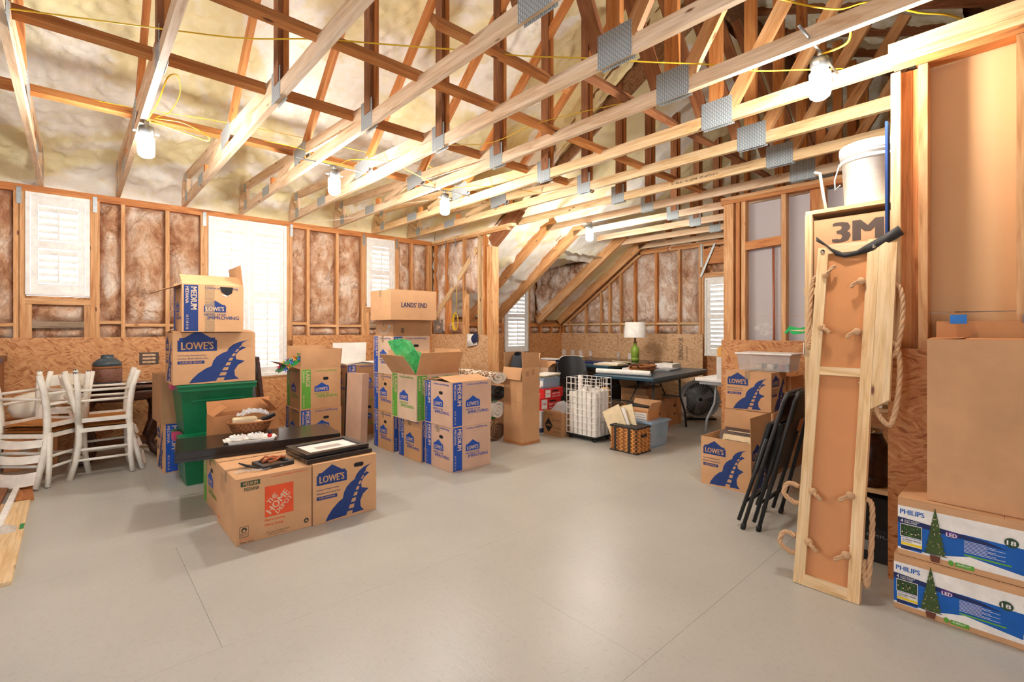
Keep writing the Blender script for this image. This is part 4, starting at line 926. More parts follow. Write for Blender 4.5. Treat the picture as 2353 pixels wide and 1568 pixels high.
o = thing('wooden_chest', 'dark brown wooden chest with latch at the left edge behind the chairs', 'chest', (-.86, 6.60, 0))
B().box(-.35, .35, -.2, .2, .02, 1.0).build('body', 'pine_brown', o); B().box(-.37, .37, -.23, .22, 1.0, 1.05).build('lid', 'dark_walnut', o); B().box(.28, .34, -.215, -.2, .84, .90).build('latch', 'chrome', o)
o = B().lathe([(.02, 0), (.13, .03), (.17, .12), (.12, .22), (.02, .25)], 18, sy=.6).build('cushion', 'cream_cloth', None, (-.30, 6.47, .455), (0, R(0), R(10))); tag(o, 'cream cloth cushion behind the stacked white chairs', 'cushion')
o = carton('reddish brown storage box behind the stacked white chairs', (-.30, 6.50, 0), (.36, .32, .452), 0, 'cardboard_orange', name='storage_box')
# lumber on the floor
for k, (lb, x_, w_, ya, yb, z_, m, rz) in enumerate((
    ('pale pine board nearest the room in the lumber pile', -.40, .16, 3.55, 5.15, 0, 'pine_pale', 2.5), ('wide pale board with hardware bag in the lumber pile', -.60, .14, 3.3, 5.6, 0, 'pine_pale', 4),
    ('white painted trim strip on the lumber pile', -.47, .035, 3.4, 5.55, .021, 'white_paint', 5.0), ('brown weathered board on the lumber pile', -.56, .10, 3.3, 5.62, .021, 'pine_brown', 4.5),
    ('short brown board end showing under the chairs', -.36, .10, 5.18, 5.62, 0, 'pine_orange', -4), ('thin cream board with pointed end on the lumber pile', -.66, .08, 3.6, 5.45, .042, 'chair_white', 7), ('pale board at the left edge of the lumber pile', -.80, .13, 3.4, 5.3, 0, 'pine_pale', 4))):
    o = B().box(0, yb-ya, -w_/2, w_/2, 0, .02).build('lumber_board', m, None, (x_+.08, ya, z_), (0, 0, R(90+(rz*-1+3)*.6))); tag(o, lb, 'board', 'boards lying on the floor')
o = B().grid(lambda a, b: (.10*(a-.5), .14*(b-.5), .035*math.sin(a*3.1)*math.sin(b*3.1)+.008*fbm(a*5, b*5, 1)), 12, 14).build('hardware_bag', 'clear_bag', None, (-.33, 4.46, .0205)); tag(o, 'clear plastic bag of hardware on the lumber pile', 'bag')
o = B().box(0, .02, 0, .10, 0, .004).build('tape_piece', 'green_wrap', None, (-.265, 4.43, .0215)); tag(o, 'strip of green tape beside the hardware bag', 'tape')

# ------------------------------------------------------------------ middle: rugs, tall carton, wire bin, baskets
def roll(name, label, loc, L, r, mat, core='rug_tan', turns=3.2, rz=90, flat=1.0):
    t = thing(name, label, 'rug', loc, rz)
    pts = []; n = int(turns*22)
    for i in range(n+1):
        a = i/22*2*math.pi; rr_ = .02 + (r-.02)*i/n; pts.append((math.cos(a)*rr_, math.sin(a)*rr_*flat + r*flat))
    th = (r-.02)/turns*.62; b = B()
    inn = [(p[0]*(1-th/max(.03, math.hypot(p[0], p[1]-r*flat))), (p[1]-r*flat)*(1-th/max(.03, math.hypot(p[0], p[1]-r*flat)))+r*flat) for p in pts]
    vs = []; fs = []
    for (p, q) in zip(pts, inn): vs += [(0, p[0], p[1]), (L, p[0], p[1]), (0, q[0], q[1]), (L, q[0], q[1])]
    b.v = vs
    for i in range(n):
        k = i*4
        for j, f in enumerate(((k, k+4, k+5, k+1), (k+2, k+3, k+7, k+6), (k, k+2, k+6, k+4), (k+1, k+5, k+7, k+3))):
            b.f.append(f); b.mi.append(0 if j == 0 else 1); b.sm.append(j < 2)
    k = n*4; b.f.append((k, k+1, k+3, k+2)); b.mi.append(1); b.sm.append(False)
    b.build('pile', [mat, core], t); return t
roll('rolled_rug', 'tan rolled rug with spiral end on the floor, lowest of the rugs', (3.66, 4.27, 0), 1.4, .13, 'rug_tan', 'rug_brown', flat=.95)
t = roll('rolled_rug', 'white rolled rug with green plastic band on the tan roll', (3.65, 4.25, .249), 1.4, .112, 'rug_white', 'rug_white', 2.5)
B().tube([(.10, 0, .112), (.24, 0, .112)], .117, 20).build('plastic_band', 'green_wrap', t)
roll('rolled_rug', 'dark grey rolled mat above the white rug', (3.63, 4.22, .476), 1.3, .13, 'rug_dark', 'black_plastic', 2, flat=.78)
roll('rolled_rug', 'patterned red and cream rug folded on top of the rugs', (3.55, 4.12, .682), 1.35, .13, 'patterned_rug', 'rug_white', 2, flat=.62)
roll('rolled_rug', 'small beige rolled rug at the back of the rugs', (3.50, 4.95, .845), .5, .085, 'rug_tan', 'rug_tan', 3)

o = carton('tall narrow brown carton with open flaps beside the rugs', (3.845, 4.07, 0), (.275, .315, .87), 0, 'cardboard', flaps={'L': (168, .14), 'F': (-3, .17), 'B': (0, .17), 'R': (10, .16)}, name='tall_carton', faces={'F': lambda p, w, h: (p.rect('cardboard_dark', .2*w, .885*h, .38*w, .95*h), p.rect('cardboard_dark', .55*w, .90*h, .7*w, .97*h)), 'L': lambda p, w, h: p.rect('cardboard_dark', .0, .55*h, w, .553*h)})
B().box(-.142, .142, -.162, .162, 0, .03).build('base_tray', 'cardboard_orange', o)
o = B().grid(lambda a, b: (.10*math.cos(a*6.28)*(.4+.6*math.sin(b*2.6+.2)), .12*math.sin(a*6.28)*(.4+.6*math.sin(b*2.6+.2)), .32*b+.02*math.sin(a*9)), 18, 8).build('folded_jeans', 'dark_cloth', None, (3.83, 4.08, .70)); tag(o, 'dark folded cloth sticking out of the tall carton', 'cloth')

# wire bin with drawings
o = thing('wire_bin', 'white wire grid bin on casters full of rolled drawings', 'bin', (4.55, 3.645, 0))
w_, d_, h_ = .30, .43, .66; b = B()
for k in range(10):
    z_ = .07+h_*k/9; b.tube([(-w_/2, -d_/2, z_), (w_/2, -d_/2, z_), (w_/2, d_/2, z_), (-w_/2, d_/2, z_), (-w_/2, -d_/2, z_)], .0035, 5, False)
for k in range(5):
    x_ = -w_/2+w_*k/4
    for y_ in (-d_/2, d_/2): b.tube([(x_, y_, .07), (x_, y_, .07+h_)], .0035, 5)
for k in range(1, 6):
    y_ = -d_/2+d_*k/6
    for x_ in (-w_/2, w_/2): b.tube([(x_, y_, .07), (x_, y_, .07+h_)], .0035, 5)
    b.tube([(-w_/2, y_, .07), (w_/2, y_, .07)], .0035, 5)
g = b.build('wire_grid', 'white_plastic', o); g['kind'] = 'stuff'
B().box(-w_/2, w_/2, -d_/2, d_/2, .045, .06).build('base', 'black_plastic', o)
for x_ in (-.12, .12):
    for y_ in (-.18, .18): B().tube([(-.01, 0, 0), (.01, 0, 0)], .021, 12).build('caster', 'black_plastic', o, (x_, y_, .0225))
k = 0
for ix in range(4):
    for iy in range(6):
        hh = .50+.07*random.random()
        if ix == 0 and iy == 3: hh = .70
        if iy > 4: hh -= .05
        o = B().lathe([(.030, 0), (.031, hh)], 12, caps=False).lathe([(.02, 0), (.02, hh)], 10, caps=False).build('rolled_drawing', 'paper', None, (4.55-.105+.07*ix, 3.645-.172+.069*iy, .0605), (R(random.uniform(-1, 1)), R(random.uniform(-1, 1)), 0)); tag(o, 'rolled paper drawing standing in the white wire bin', 'paper roll', 'rolled drawings in the wire bin'); k += 1
o = B().box(0, .05, 0, .09, 0, .60).build('rolled_plan', 'folder_orange', None, (4.715, 3.50, .0), (0, 0, 0)); tag(o, 'yellowed folded plan standing right of the wire bin', 'paper')

# brown diamond box, red boxes behind
o = carton('brown open box with black diamond emblem left of the wire bin', (4.50, 4.03, 0), (.34, .30, .29), 0, 'cardboard_dark', flaps={'L': (-10, .02)}, name='grocery_carton', faces={'L': lambda p, w, h: (p.poly('ink_black', [(.28*w, .12*h), (.52*w, .42*h), (.28*w, .74*h), (.06*w, .42*h)]), p.text('cardboard', "milli's", .13*w, .38*h, .32*w, .11*h, bold=0), p.text('ink_black', 'before, using thinness', .03*w, .84*h, .5*w, .05*h, bold=0), p.text('ink_brown', 'Ross Office', .5*w, .62*h, .45*w, .12*h, bold=0), p.text('ink_brown', 'Purse & Bags', .55*w, .30*h, .42*w, .09*h, bold=0), p.text('ink_brown', 'in Closet', .55*w, .14*h, .35*w, .08*h, bold=0))})
o = B().grid(lambda a, b: (-.15+.30*a, -.13+.26*b, .14*math.sin(a*3.14)*math.sin(b*3.14)**.5+.03*fbm(a*4, b*4, 2)), 20, 18).build('shopping_bag', 'clear_bag', None, (4.50, 4.02, .27)); tag(o, 'white plastic bag with red print in the diamond box', 'bag')
carton('white file box with dark base left of the diamond box', (4.55, 4.42, 0), (.42, .34, .27), 3, 'cardboard_white', name='file_box', faces={'F': lambda p, w, h: p.rect('ink_navy', 0, 0, w, .2*h), 'L': lambda p, w, h: p.rect('ink_navy', 0, 0, w, .2*h)})
def redf(p, w, h): p.rect('ink_white', .05*w, .1*h, .32*w, .9*h); p.text('ink_red', 'Huggs', .08*w, .4*h, .2*w, .22*h); p.rect('ink_black', .42*w, .65*h, .75*w, .8*h); p.text('ink_white', 'FLIP TOP', .42*w, .35*h, .4*w, .18*h); p.text('ink_white', 'FILE STORE', .42*w, .1*h, .4*w, .12*h)
carton('red and white printed box, lower one on the white file box', (4.55, 4.42, .272), (.36, .34, .15), -4, 'red_box', name='red_carton', faces={'L': redf, 'F': redf}, tape=False); carton('red box with white ends, upper one on the white file box', (4.56, 4.41, .423), (.38, .36, .12), 4, 'red_box', name='red_carton', faces={'L': redf, 'F': redf}, tape=False)
o = thing('plastic_bin', 'small clear plastic bin with papers on the red boxes', 'bin', (4.56, 4.41, .546), 4); B().shell(.34, .30, .13, .005, taper=.015).build('body', 'blue_clear_plastic', o); B().box(-.16, .0, -.10, .1, .01, .10).build('contents', 'paper', o)
pr = Print(o, (-.17, .15, 0), (0, -1, 0), (0, 0, 1)); pr.rect('ink_navy', .17, .03, .23, .10); pr.rect('ink_white', .24, .03, .29, .10); pr.rect('paper', .08, .02, .16, .07); pr.done('sticker')
for k in range(5):
    o = B().box(-.15, .15, -.12, .12, 0, .008).build('magazine', ['paper', 'ink_dark_green', 'paper_cream', 'paper', 'white_plastic'][k], None, (4.56+.012*k, 4.41-.01*k, .679+.0095*k), (0, 0, R(8*k-14))); tag(o, ['lowest white booklet on the clear bin', 'dark green booklet on the clear bin', 'cream booklet on the clear bin', 'upper white booklet on the clear bin', 'topmost glossy white booklet on the clear bin'][k], 'booklet', 'booklets on the clear bin')
# low box and planter near the dormer window
carton('brown carton behind the post near the dormer window', (5.05, 5.15, 0), (.55, .42, .62), 0, 'cardboard', name='storage_carton')
o = thing('potted_plant', 'brown pot with small grassy plant behind the post', 'plant', (4.98, 5.12, .622)); B().lathe([(.06, 0), (.10, .05), (.12, .14), (.08, .24), (.07, .26), (.06, .24), (.09, .14), (.05, .02)], 18).build('pot', 'terracotta', o)
b = B()
for i in range(34):
    a = random.uniform(0, 6.28); L_ = random.uniform(.08, .18); x_, y_ = .12+.03*random.random(), -.08+.04*random.random()
    b.add([(x_, y_, 0), (x_+.004, y_, 0), (x_+.03*math.cos(a)+.002, y_+.03*math.sin(a), L_)], [(0, 1, 2)])
g = b.build('grass', 'leaf', o); g['kind'] = 'stuff'
carton('small open carton with raised flaps in front of the dormer window', (5.35, 5.15, .622), (.26, .24, .10), 20, 'cardboard_pale', flaps={'L': (10, .12), 'B': (0, .13), 'R': (30, .1), 'F': (50, .1)}, name='small_carton')
carton('plain brown carton on the floor behind the rolled rugs', (4.12, 4.85, 0), (.40, .45, .55), 0, 'cardboard_dark', name='storage_carton')
o = thing('ball_cap', 'white and navy cloth cap hanging on the return wall panel', 'cap', (4.425, 5.72, 1.13), 0)
B().grid(lambda a, b: (-.01-.07*math.sin(a*3.14)*math.sin(b*2.6+.2), .16-.25*a, .10-.20*b*(1-.2*a)), 14, 10).build('crown', 'white_plastic', o); B().grid(lambda a, b: (-.02-.085*math.sin(a*3.14)*math.sin(b*2.6+.2), -.02-.10*a, .11-.17*b*(1-.3*a)), 10, 8).build('panel', 'navy', o)
o = B(); 
for k in range(4): o.tube([(4.405-.006*k, 6.15+.06*math.cos(a*.3142)*(1+.1*k), 1.42+.115*math.sin(a*.3142)*(1+.08*k)) for a in range(21)], .0045, 6)
o.tube([(4.40, 6.15, 1.53), (4.41, 6.13, 1.8), (4.41, 6.16, 2.05)], .0045, 6)
o = o.build('cable_coil', 'yellow_cable'); tag(o, 'coil of yellow cable hanging on the return wall', 'cable')
o = B().box(4.415, 4.431, 6.55, 6.80, 1.24, 1.46).build('metal_box', 'galvanized'); tag(o, 'flat grey metal box fixed low between the return wall studs', 'metal box')

# ------------------------------------------------------------------ alcove: tables, chair, lamp, fan, boxes
def folding_table(label, loc, rz, w, d, h, top, leg, legs=((-1, 0), (1, 0)), panel=False):
    t = thing('folding_table', label, 'table', loc, rz)
    B().box(-w/2, w/2, -d/2, d/2, h-.04, h).build('top', top, t, bevel=.008)
    B().box(-w/2+.05, w/2-.05, -d/2+.02, -d/2+.05, h-.075, h-.04).box(-w/2+.05, w/2-.05, d/2-.05, d/2-.02, h-.075, h-.04).build('apron_rail', leg, t)
    for s_, _ in legs:
        x_ = s_*(w/2-.22) if not (_ and s_ > 0) else _
        for y_ in (-1, 1): B().tube([(x_, y_*(d/2-.10), h-.06), (x_+s_*.02, y_*(d/2-.10), .42), (x_+s_*.10, y_*(d/2-.07), .22), (x_+s_*.12, y_*(d/2-.06), .012)], .014, 8).build('leg', leg, t)
        B().tube([(x_+s_*.02, -(d/2-.10), .42), (x_+s_*.02, d/2-.10, .42)], .010, 8).build('cross_bar', leg, t)
        B().tube([(x_, 0, .44), (x_-s_*.30, 0, h-.06)], .008, 8).build('brace', leg, t)
    if panel: B().box(-w/2+.03, w/2-.03, d/2-.10, d/2-.07, .12, h-.04).build('modesty_panel', 'dark_panel', t)  # dark sheet standing in for the shade under the table
    return t
folding_table('dark teal folding table projecting into the alcove with the woven tray', (5.72, 3.48, 0), 6.5, 1.75, .80, .74, 'table_teal', 'black_metal', legs=((-1, 0), (1, .12)))
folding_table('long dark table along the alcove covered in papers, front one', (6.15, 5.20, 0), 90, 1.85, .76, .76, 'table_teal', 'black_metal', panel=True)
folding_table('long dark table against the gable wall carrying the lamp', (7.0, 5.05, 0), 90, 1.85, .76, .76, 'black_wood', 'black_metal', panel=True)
t = folding_table('white plastic folding table half hidden by the partition', (5.93, 1.98, 0), 90, 1.70, .74, .72, 'white_plastic', 'grey_plastic')
o = thing('table_lamp', 'table lamp with green ceramic base and white drum shade', 'lamp', (7.02, 4.63, .761))
B().lathe([(.05, 0), (.065, .01), (.067, .05), (.06, .055), (.066, .06), (.072, .19), (.06, .235), (.028, .26), (.028, .31)], 24).build('base', 'green_ceramic', o)
B().lathe([(.028, .31), (.034, .32), (.016, .33), (.012, .39), (.026, .40), (.010, .42)], 14).build('neck', 'wicker_dark', o)
B().lathe([(.188, .40), (.165, .66), (.160, .66), (.183, .40)], 32, caps=False).build('shade', 'lampshade', o)
# black chair at the desk
o = thing('desk_chair', 'black chair with curved back in front of the paper-covered table', 'chair', (5.22, 4.42, 0), -38)
B().grid(lambda a, b: (.24*math.sin((a-.5)*2.5), .12-.16*math.cos((a-.5)*2.5)*-1+.05*b, .58+.33*b*(1-.75*(2*a-1)**4)), 20, 10).build('backrest', 'black_plastic', o)
B().box(-.22, .22, -.22, .20, .42, .46).build('seat', 'black_plastic', o, bevel=.015)
for sx_ in (-1, 1):
    B().tube([(sx_*.20, .22, .70), (sx_*.20, .12, .42), (sx_*.21, -.20, .012)], .011, 8).build('leg', 'black_metal', o); B().tube([(sx_*.19, -.15, .42), (sx_*.19, .24, .012)], .011, 8).build('leg', 'black_metal', o)
# papers and books on the tables
def sheet(label, loc, rz, w, d, h, mat, name='paper_stack', group='papers on the tables', rx=0):
    o = B().box(-w/2, w/2, -d/2, d/2, 0, h).build(name, mat, None, loc, (R(rx), 0, R(rz))); return tag(o, label, 'papers' if name == 'paper_stack' else 'binder', group)
for i, (m, dx, dy, r_) in enumerate((('paper_tan', 0, 0, 4), ('paper', .02, .01, 14), ('paper_cream', -.02, .02, -8), ('paper', .03, 0, 20), ('folder_orange', 0, -.02, 2), ('paper', .02, .02, -16), ('paper_cream', -.02, 0, 9), ('paper', .0, .02, 26), ('paper', .03, .01, -5))):
    sheet('%s folder, number %s up in the tall pile on the front table' % ({'paper_tan': 'tan', 'paper': 'white', 'paper_cream': 'cream', 'folder_orange': 'orange'}[m], ('one', 'two', 'three', 'four', 'five', 'six', 'seven', 'eight', 'nine')[i]), (6.02+dx, 5.17+dy, .7605+.0115*i), 90+r_, .30, .23, .011, m)
sheet('blue binder with papers at the far end of the front table', (6.0, 5.62, .7605), 95, .34, .28, .03, 'ink_navy', 'ring_binder'); sheet('loose white papers on the blue binder', (6.0, 5.60, .791), 110, .30, .24, .012, 'paper')
sheet('white booklets at the far edge of the front table', (6.2, 5.90, .7605), 85, .34, .26, .025, 'paper')
sheet('cream folders on the near end of the front table', (6.05, 4.42, .7605), 92, .42, .30, .02, 'paper_cream'); sheet('white open booklet on the cream folders', (6.05, 4.40, .781), 100, .34, .26, .012, 'paper'); sheet('navy binder left of the cream folders', (6.12, 4.76, .7605), 88, .28, .24, .03, 'ink_navy', 'ring_binder')
sheet('large cream envelope leaning in front of the table lamp', (6.45, 4.42, .762), 80, .36, .26, .012, 'paper_cream', rx=12)
sheet('tan envelopes on the teal table left of the woven tray', (5.20, 3.62, .7405), 12, .34, .22, .022, 'paper_tan'); sheet('grey leaflet behind the woven tray', (5.75, 3.78, .7405), 5, .36, .22, .03, 'paper'); sheet('dark magazine leaning behind the woven tray', (6.0, 3.72, .7405), 2, .30, .22, .02, 'ink_navy', rx=8)
sheet('white flat box right of the woven tray', (6.32, 3.62, .7405), 6, .30, .26, .07, 'paper'); sheet('grey newspaper in front of the white flat box', (6.02, 3.46, .7405), 10, .40, .20, .022, 'grey_plastic')
o = B().lathe([(.032, 0), (.033, .70)], 16, caps=False).lathe([(.026, 0), (.026, .70)], 14, caps=False).build('paper_roll', 'paper', None, (4.93, 3.82, .775), (R(90), 0, R(12))); tag(o, 'long white paper roll along the end of the teal table', 'paper roll')
o = thing('woven_tray', 'brown woven oval tray basket with handles on the teal table', 'basket', (5.42, 3.46, .7405), 8)
B().lathe([(.17, 0), (.20, .03), (.225, .085), (.235, .09), (.21, .085), (.185, .03), (.15, .01)], 30, sy=.62).build('weave', 'weave', o)
for k in range(2): B().tube([((.235 if k else -.235), -.06, .08), ((.25 if k else -.25), -.03, .125), ((.25 if k else -.25), .03, .125), ((.235 if k else -.235), .06, .08)], .011, 8).build('handle', 'wicker_dark', o)
b = B()
for j in range(2): b.tube([((.222+.008*j+.010*math.sin(a*2.1+j*3))*math.cos(a*.2094), (.138+.010*math.sin(a*2.1+j*3))*math.sin(a*.2094), .06+.028*j) for a in range(31)], .014, 8)
b.build('braided_rim', 'wicker', o)
# notes pinned on the gable wall
for i, (y_, z_, r_) in enumerate(((6.91, .80, 0), (6.665, .81, 6), (6.45, .80, 8), (6.19, .80, 14), (5.51, .805, 24), (5.245, .79, 10))):
    o = B().box(-.006, 0, -.05, .05, -.055, .055).build('pinned_note', 'paper', None, (7.79, y_, z_), (R(-r_), 0, R(-r_*1.2))); tag(o, ['first', 'second', 'third', 'fourth', 'fifth', 'sixth'][i] + ' small white note from the left on the gable wall', 'note', 'notes pinned on the gable wall')
# fan
o = thing('floor_fan', 'grey round floor fan under the white folding table', 'fan', (6.72, 3.36, 0), -46)
B().tube([(.26*math.cos(a*math.pi/18), -.07, .29+.26*math.sin(a*math.pi/18)) for a in range(37)], .02, 8).lathe([(.27, -.07), (.275, .07), (.255, .07), (.25, -.07)], 36, caps=False, M=T(0, 0, .29, 90, 0, 0)).build('housing', 'fan_grey', o)
b = B()
for k in range(8): b.tube([((.03+.028*k)*math.cos(a*math.pi/16), -.085+.003*k, .29+(.03+.028*k)*math.sin(a*math.pi/16)) for a in range(33)], .0022, 4, False)
for k in range(40): b.tube([(.03*math.cos(k*.157), -.085, .29+.03*math.sin(k*.157)), (.255*math.cos(k*.157), -.06, .29+.255*math.sin(k*.157))], .0022, 4, False)
g = b.build('grille', 'fan_grey', o); g['kind'] = 'stuff'
B().lathe([(.0, 0), (.25, 0), (.25, .006), (.0, .006)], 32, caps=False, M=T(0, .06, .29, 90, 0, 0)).build('back_grille', 'aluminum_dark', o)  # solid dark disc added to stand for the fan's dark inside
for k in range(3):
    B().grid(lambda a, b_: ((.04+.18*a)*math.cos(k*2.094+.5*b_+.2*a), -.02+.04*b_, .29+(.04+.18*a)*math.sin(k*2.094+.5*b_+.2*a)), 8, 5).build('blade', 'grey_plastic', o)
B().lathe([(.045, -.03), (.045, .03)], 16, M=T(0, -.05, .29, 90, 0, 0)).build('hub', 'black_plastic', o); B().box(-.22, .22, -.1, .12, 0, .025).build('foot', 'black_plastic', o); B().box(-.05, .05, -.05, .05, .54, .58).build('carry_handle', 'black_plastic', o)
o = B().tube([(6.9, 3.1, .006), (7.0, 2.95, .006), (6.85, 2.85, .006), (6.75, 2.95, .006), (6.95, 3.05, .02), (7.1, 2.9, .12)], .005, 6).build('power_cord', 'white_cable'); tag(o, 'white power cord on the floor beside the fan', 'cord')
# white file box on white table
o = carton('white file box holding envelopes on the white folding table', (5.72, 2.44, .721), (.32, .24, .26), 0, 'cardboard_white', flaps={'F': (-20, .01)}, name='file_box')
for i, (m, dx, r_, hh) in enumerate((('folder_orange', -.09, 3, .38), ('folder_orange', -.05, -4, .36), ('paper_tan', .03, 14, .37), ('paper', .08, 10, .34))):
    ob = B().box(-.006, .006, -.09, .09, 0, hh).build('envelope', m, None, (5.62+.04*i, 2.49 if i < 2 else 2.40, .728), (R(r_), R(4), R(5))); tag(ob, ['front orange envelope in the white file box', 'second orange envelope in the white file box', 'tan envelope slanting in the white file box', 'white envelope slanting in the white file box'][i], 'envelope', 'envelopes in the file box')
# boxes under the teal table
carton('brown carton with open side flap under the teal table', (5.62, 3.55, 0), (.42, .40, .33), 4, 'cardboard_orange', flaps={'L': (30, .15), 'F': (-70, .1)}, name='storage_carton', faces={'F': lambda p, w, h: (p.rect('ink_red', .02*w, .1*h, .1*w, .9*h), hand_hole(p, .5*w, .6*h, .12*w, .1*h), p.disc('ink_navy', .5*w, .2*h, .08*w))})
carton('taped brown carton stacked under the teal table', (5.62, 3.60, .331), (.46, .36, .20), 5, 'cardboard_dark', name='storage_carton', flaps={'B': (20, .10), 'F': (-86, .15)})
carton('brown carton with round hand hole near the fan', (6.10, 3.57, 0), (.34, .38, .36), 2, 'cardboard_orange', name='storage_carton', faces={'F': lambda p, w, h: (hand_hole(p, .4*w, .72*h, .16*w, .09*h), p.disc('ink_brown', .4*w, .42*h, .07*w, ry=.05*w))})
def seal(p, w, h): p.disc('ink_red', .35*w, .42*h, .17*w, 0); p.rect('ink_red', .18*w, .42*h, .52*w, .56*h); p.text('ink_white', 'Camp', .22*w, .45*h, .26*w, .07*h, layer=2); p.text('ink_white', 'MILL', .24*w, .36*h, .22*w, .05*h, layer=2); p.rect('wicker_orange', .28*w, .62*h, .42*w, .86*h); p.rect('ink_brown', .15*w, .22*h, .8*w, .228*h)
carton('white wine box with red seal beside the fan', (6.46, 3.58, 0), (.22, .22, .33), -30, 'cardboard_white', name='wine_box', faces={'F': seal, 'L': seal}, tape=False)
# strapped basket with folders, blue tote
o = thing('strapped_basket', 'rectangular wicker basket with dark straps in front of the wire bin', 'basket', (4.435, 2.985, 0), 0)
w_, d_, h_ = .25, .32, .27
B().shell(w_-.012, d_-.012, h_-.004, .006).build('liner', 'dark_cloth', o)
b = B()
for r_ in range(13):
    z_ = .012+.0195*r_
    for s_ in (-1, 1):
        for k in range(9):
            y_ = -d_/2+d_*(k+(.5 if r_ % 2 else 0))/9; y1_ = min(y_+d_/9*.9, d_/2); pr_ = .009 if (k+r_) % 2 else .002
            b.cur = (k+r_+1) % 2
            if y_ < d_/2-.005: b.box(s_*(w_/2-.006), s_*(w_/2+pr_), y_, y1_, z_, z_+.016)
        for k in range(7):
            x_ = -w_/2+w_*(k+(.5 if r_ % 2 else 0))/7; x1_ = min(x_+w_/7*.9, w_/2); pr_ = .009 if (k+r_) % 2 else .002
            b.cur = (k+r_+1) % 2
            if x_ < w_/2-.005: b.box(x_, x1_, s_*(d_/2-.006), s_*(d_/2+pr_), z_, z_+.016)
g = b.build('wicker_weave', ['wicker_orange', 'wicker'], o); g['kind'] = 'stuff'
for y_ in (-.075, .10): B().box(-w_/2-.012, -w_/2-.008, y_-.014, y_+.014, 0, h_).build('strap', 'black_strap', o)
B().box(-.05, .05, -d_/2-.016, -d_/2-.008, .17, .20).build('handle', 'black_strap', o); B().shell(w_+.02, d_+.02, h_+.006, .014, z0=h_-.012).build('rim', 'black_strap', o); B().shell(w_+.018, d_+.018, .014, .012).build('base_trim', 'black_strap', o)
for i, (dy, ry_, hh, m) in enumerate(((.10, 28, .46, 'paper_cream'), (.06, 24, .42, 'paper'), (.02, 33, .40, 'paper_tan'), (-.04, 18, .46, 'paper_cream'))):
    ob = B().box(-.004, .004, -.12, .12, 0, hh).build('file_folder', m, None, (4.40+.02*i, 2.99+dy*.35, .02), (R(-ry_), R(4), 0)); tag(ob, ['rearmost cream', 'white', 'tan', 'front cream'][i] + ' folder slanting out of the strapped basket', 'folder', 'folders in the strapped basket')
o = thing('clear_tote', 'light blue translucent plastic tote behind the strapped basket', 'tote', (4.80, 3.07, 0), 0)
B().shell(.36, .46, .29, .005, taper=.025).build('body', 'blue_clear_plastic', o); B().shell(.40, .50, .29, .02, z0=.275).build('rim', 'blue_clear_plastic', o); B().box(-.13, .13, -.18, .18, .008, .10).build('contents', 'paper', o); B().box(-.10, .05, -.17, .1, .10, .22).build('contents', 'paper_cream', o); B().box(.06, .13, -.18, -.02, .10, .20).build('contents', 'photo_green', o)
c = carton('open brown box of documents in the blue translucent tote', (4.80, 3.10, .23), (.26, .34, .17), 4, 'cardboard_orange', flaps={'F': (25, .10), 'L': (-15, .03), 'R': (35, .1)}, name='document_carton', faces={'L': lambda p, w, h: [p.rect('paper', .05*w, .1*h, .95*w, .85*h)] + [p.rect('ink_brown', .1*w, (.25+.15*i)*h, .9*w, (.27+.15*i)*h, 1) for i in range(4)]})
o = B().box(-.10, .10, -.11, .11, 0, .03).build('flat_gadget', 'black_plastic', None, (4.80, 3.12, .41), (R(6), R(5), R(12)), .004); tag(o, 'black flat gadget on the open document box', 'gadget')

# ------------------------------------------------------------------ right side: carton stack, folding chairs, board frame, shelf
def RD(a, b_, c_): return lambda p, w, h: face_road(p, w, h, a, b_, c_)
c = put('open brown box with blue road print holding framed documents', 3.955, 1.545, 0, w=.44, d=.41, h=.40, faces={'L': RD('General Household,', 'Kitchen Items, Etc.', 'MEDIUM BOX'), 'F': RD('Articulos del Hogar', 'Articulos de Cocina', 'CAJA MEDIANA')}, flaps={'F': (-2, .20), 'R': (6, .18)}, mat='cardboard')
for i, lb in enumerate(('dark framed certificate tilted in the open road-print box', 'dark empty frame behind the certificate in the open road-print box')):
    o = thing('framed_certificate', lb, 'picture frame', (4.10+.07*i, 1.74, .16+.03*i), 0, rot=(0, R(28+6*i), 0)); b = B(); b.box(-.01, .01, -.17, .17, 0, .025).box(-.01, .01, -.17, .17, .265, .29).box(-.01, .01, -.17, -.145, .025, .265).box(-.01, .01, .145, .17, .025, .265).build('frame', 'dark_walnut', o)
    B().box(-.002, .004, -.145, .145, .025, .265).build('document', 'paper_cream', o)
    pr = Print(o, (-.0025, .12, .05), (0, -1, 0), (0, 0, 1)); [pr.rect('ink_brown', .0, .02*k, .2, .02*k+.004) for k in range(9)]; pr.done('printed_text')
put('plain brown carton on the floor at the bottom of the right-hand stack', 4.55, 1.60, 0, w=.42, d=.41, h=.275, mat='cardboard_dark', name='storage_carton')
def hds(p, w, h): p.rect('ink_dark_green', .02*w, .80*h, .28*w, .95*h); p.text('cardboard', 'SMALL', .05*w, .825*h, .2*w, .1*h); p.text('ink_dark_green', 'PEQUENA', .04*w, .64*h, .24*w, .11*h); p.text('ink_orange', 'www.homedepotmoving.com', .40*w, .85*h, .55*w, .08*h, bold=0); p.rect('ink_orange', .33*w, .05*h, .70*w, .72*h); p.text('cardboard_pale', 'THE', .36*w, .38*h, .13*w, .13*h, rot=45); p.text('cardboard_pale', 'HOME', .38*w, .14*h, .34*w, .2*h, rot=45, bold=.03); p.text('cardboard_pale', 'DEPOT', .48*w, .06*h, .3*w, .13*h, rot=45, bold=.03)
put('small brown carton with orange logo in the right-hand stack', 4.555, 1.59, .277, w=.41, d=.41, h=.285, faces={'L': hds}, name='moving_carton')
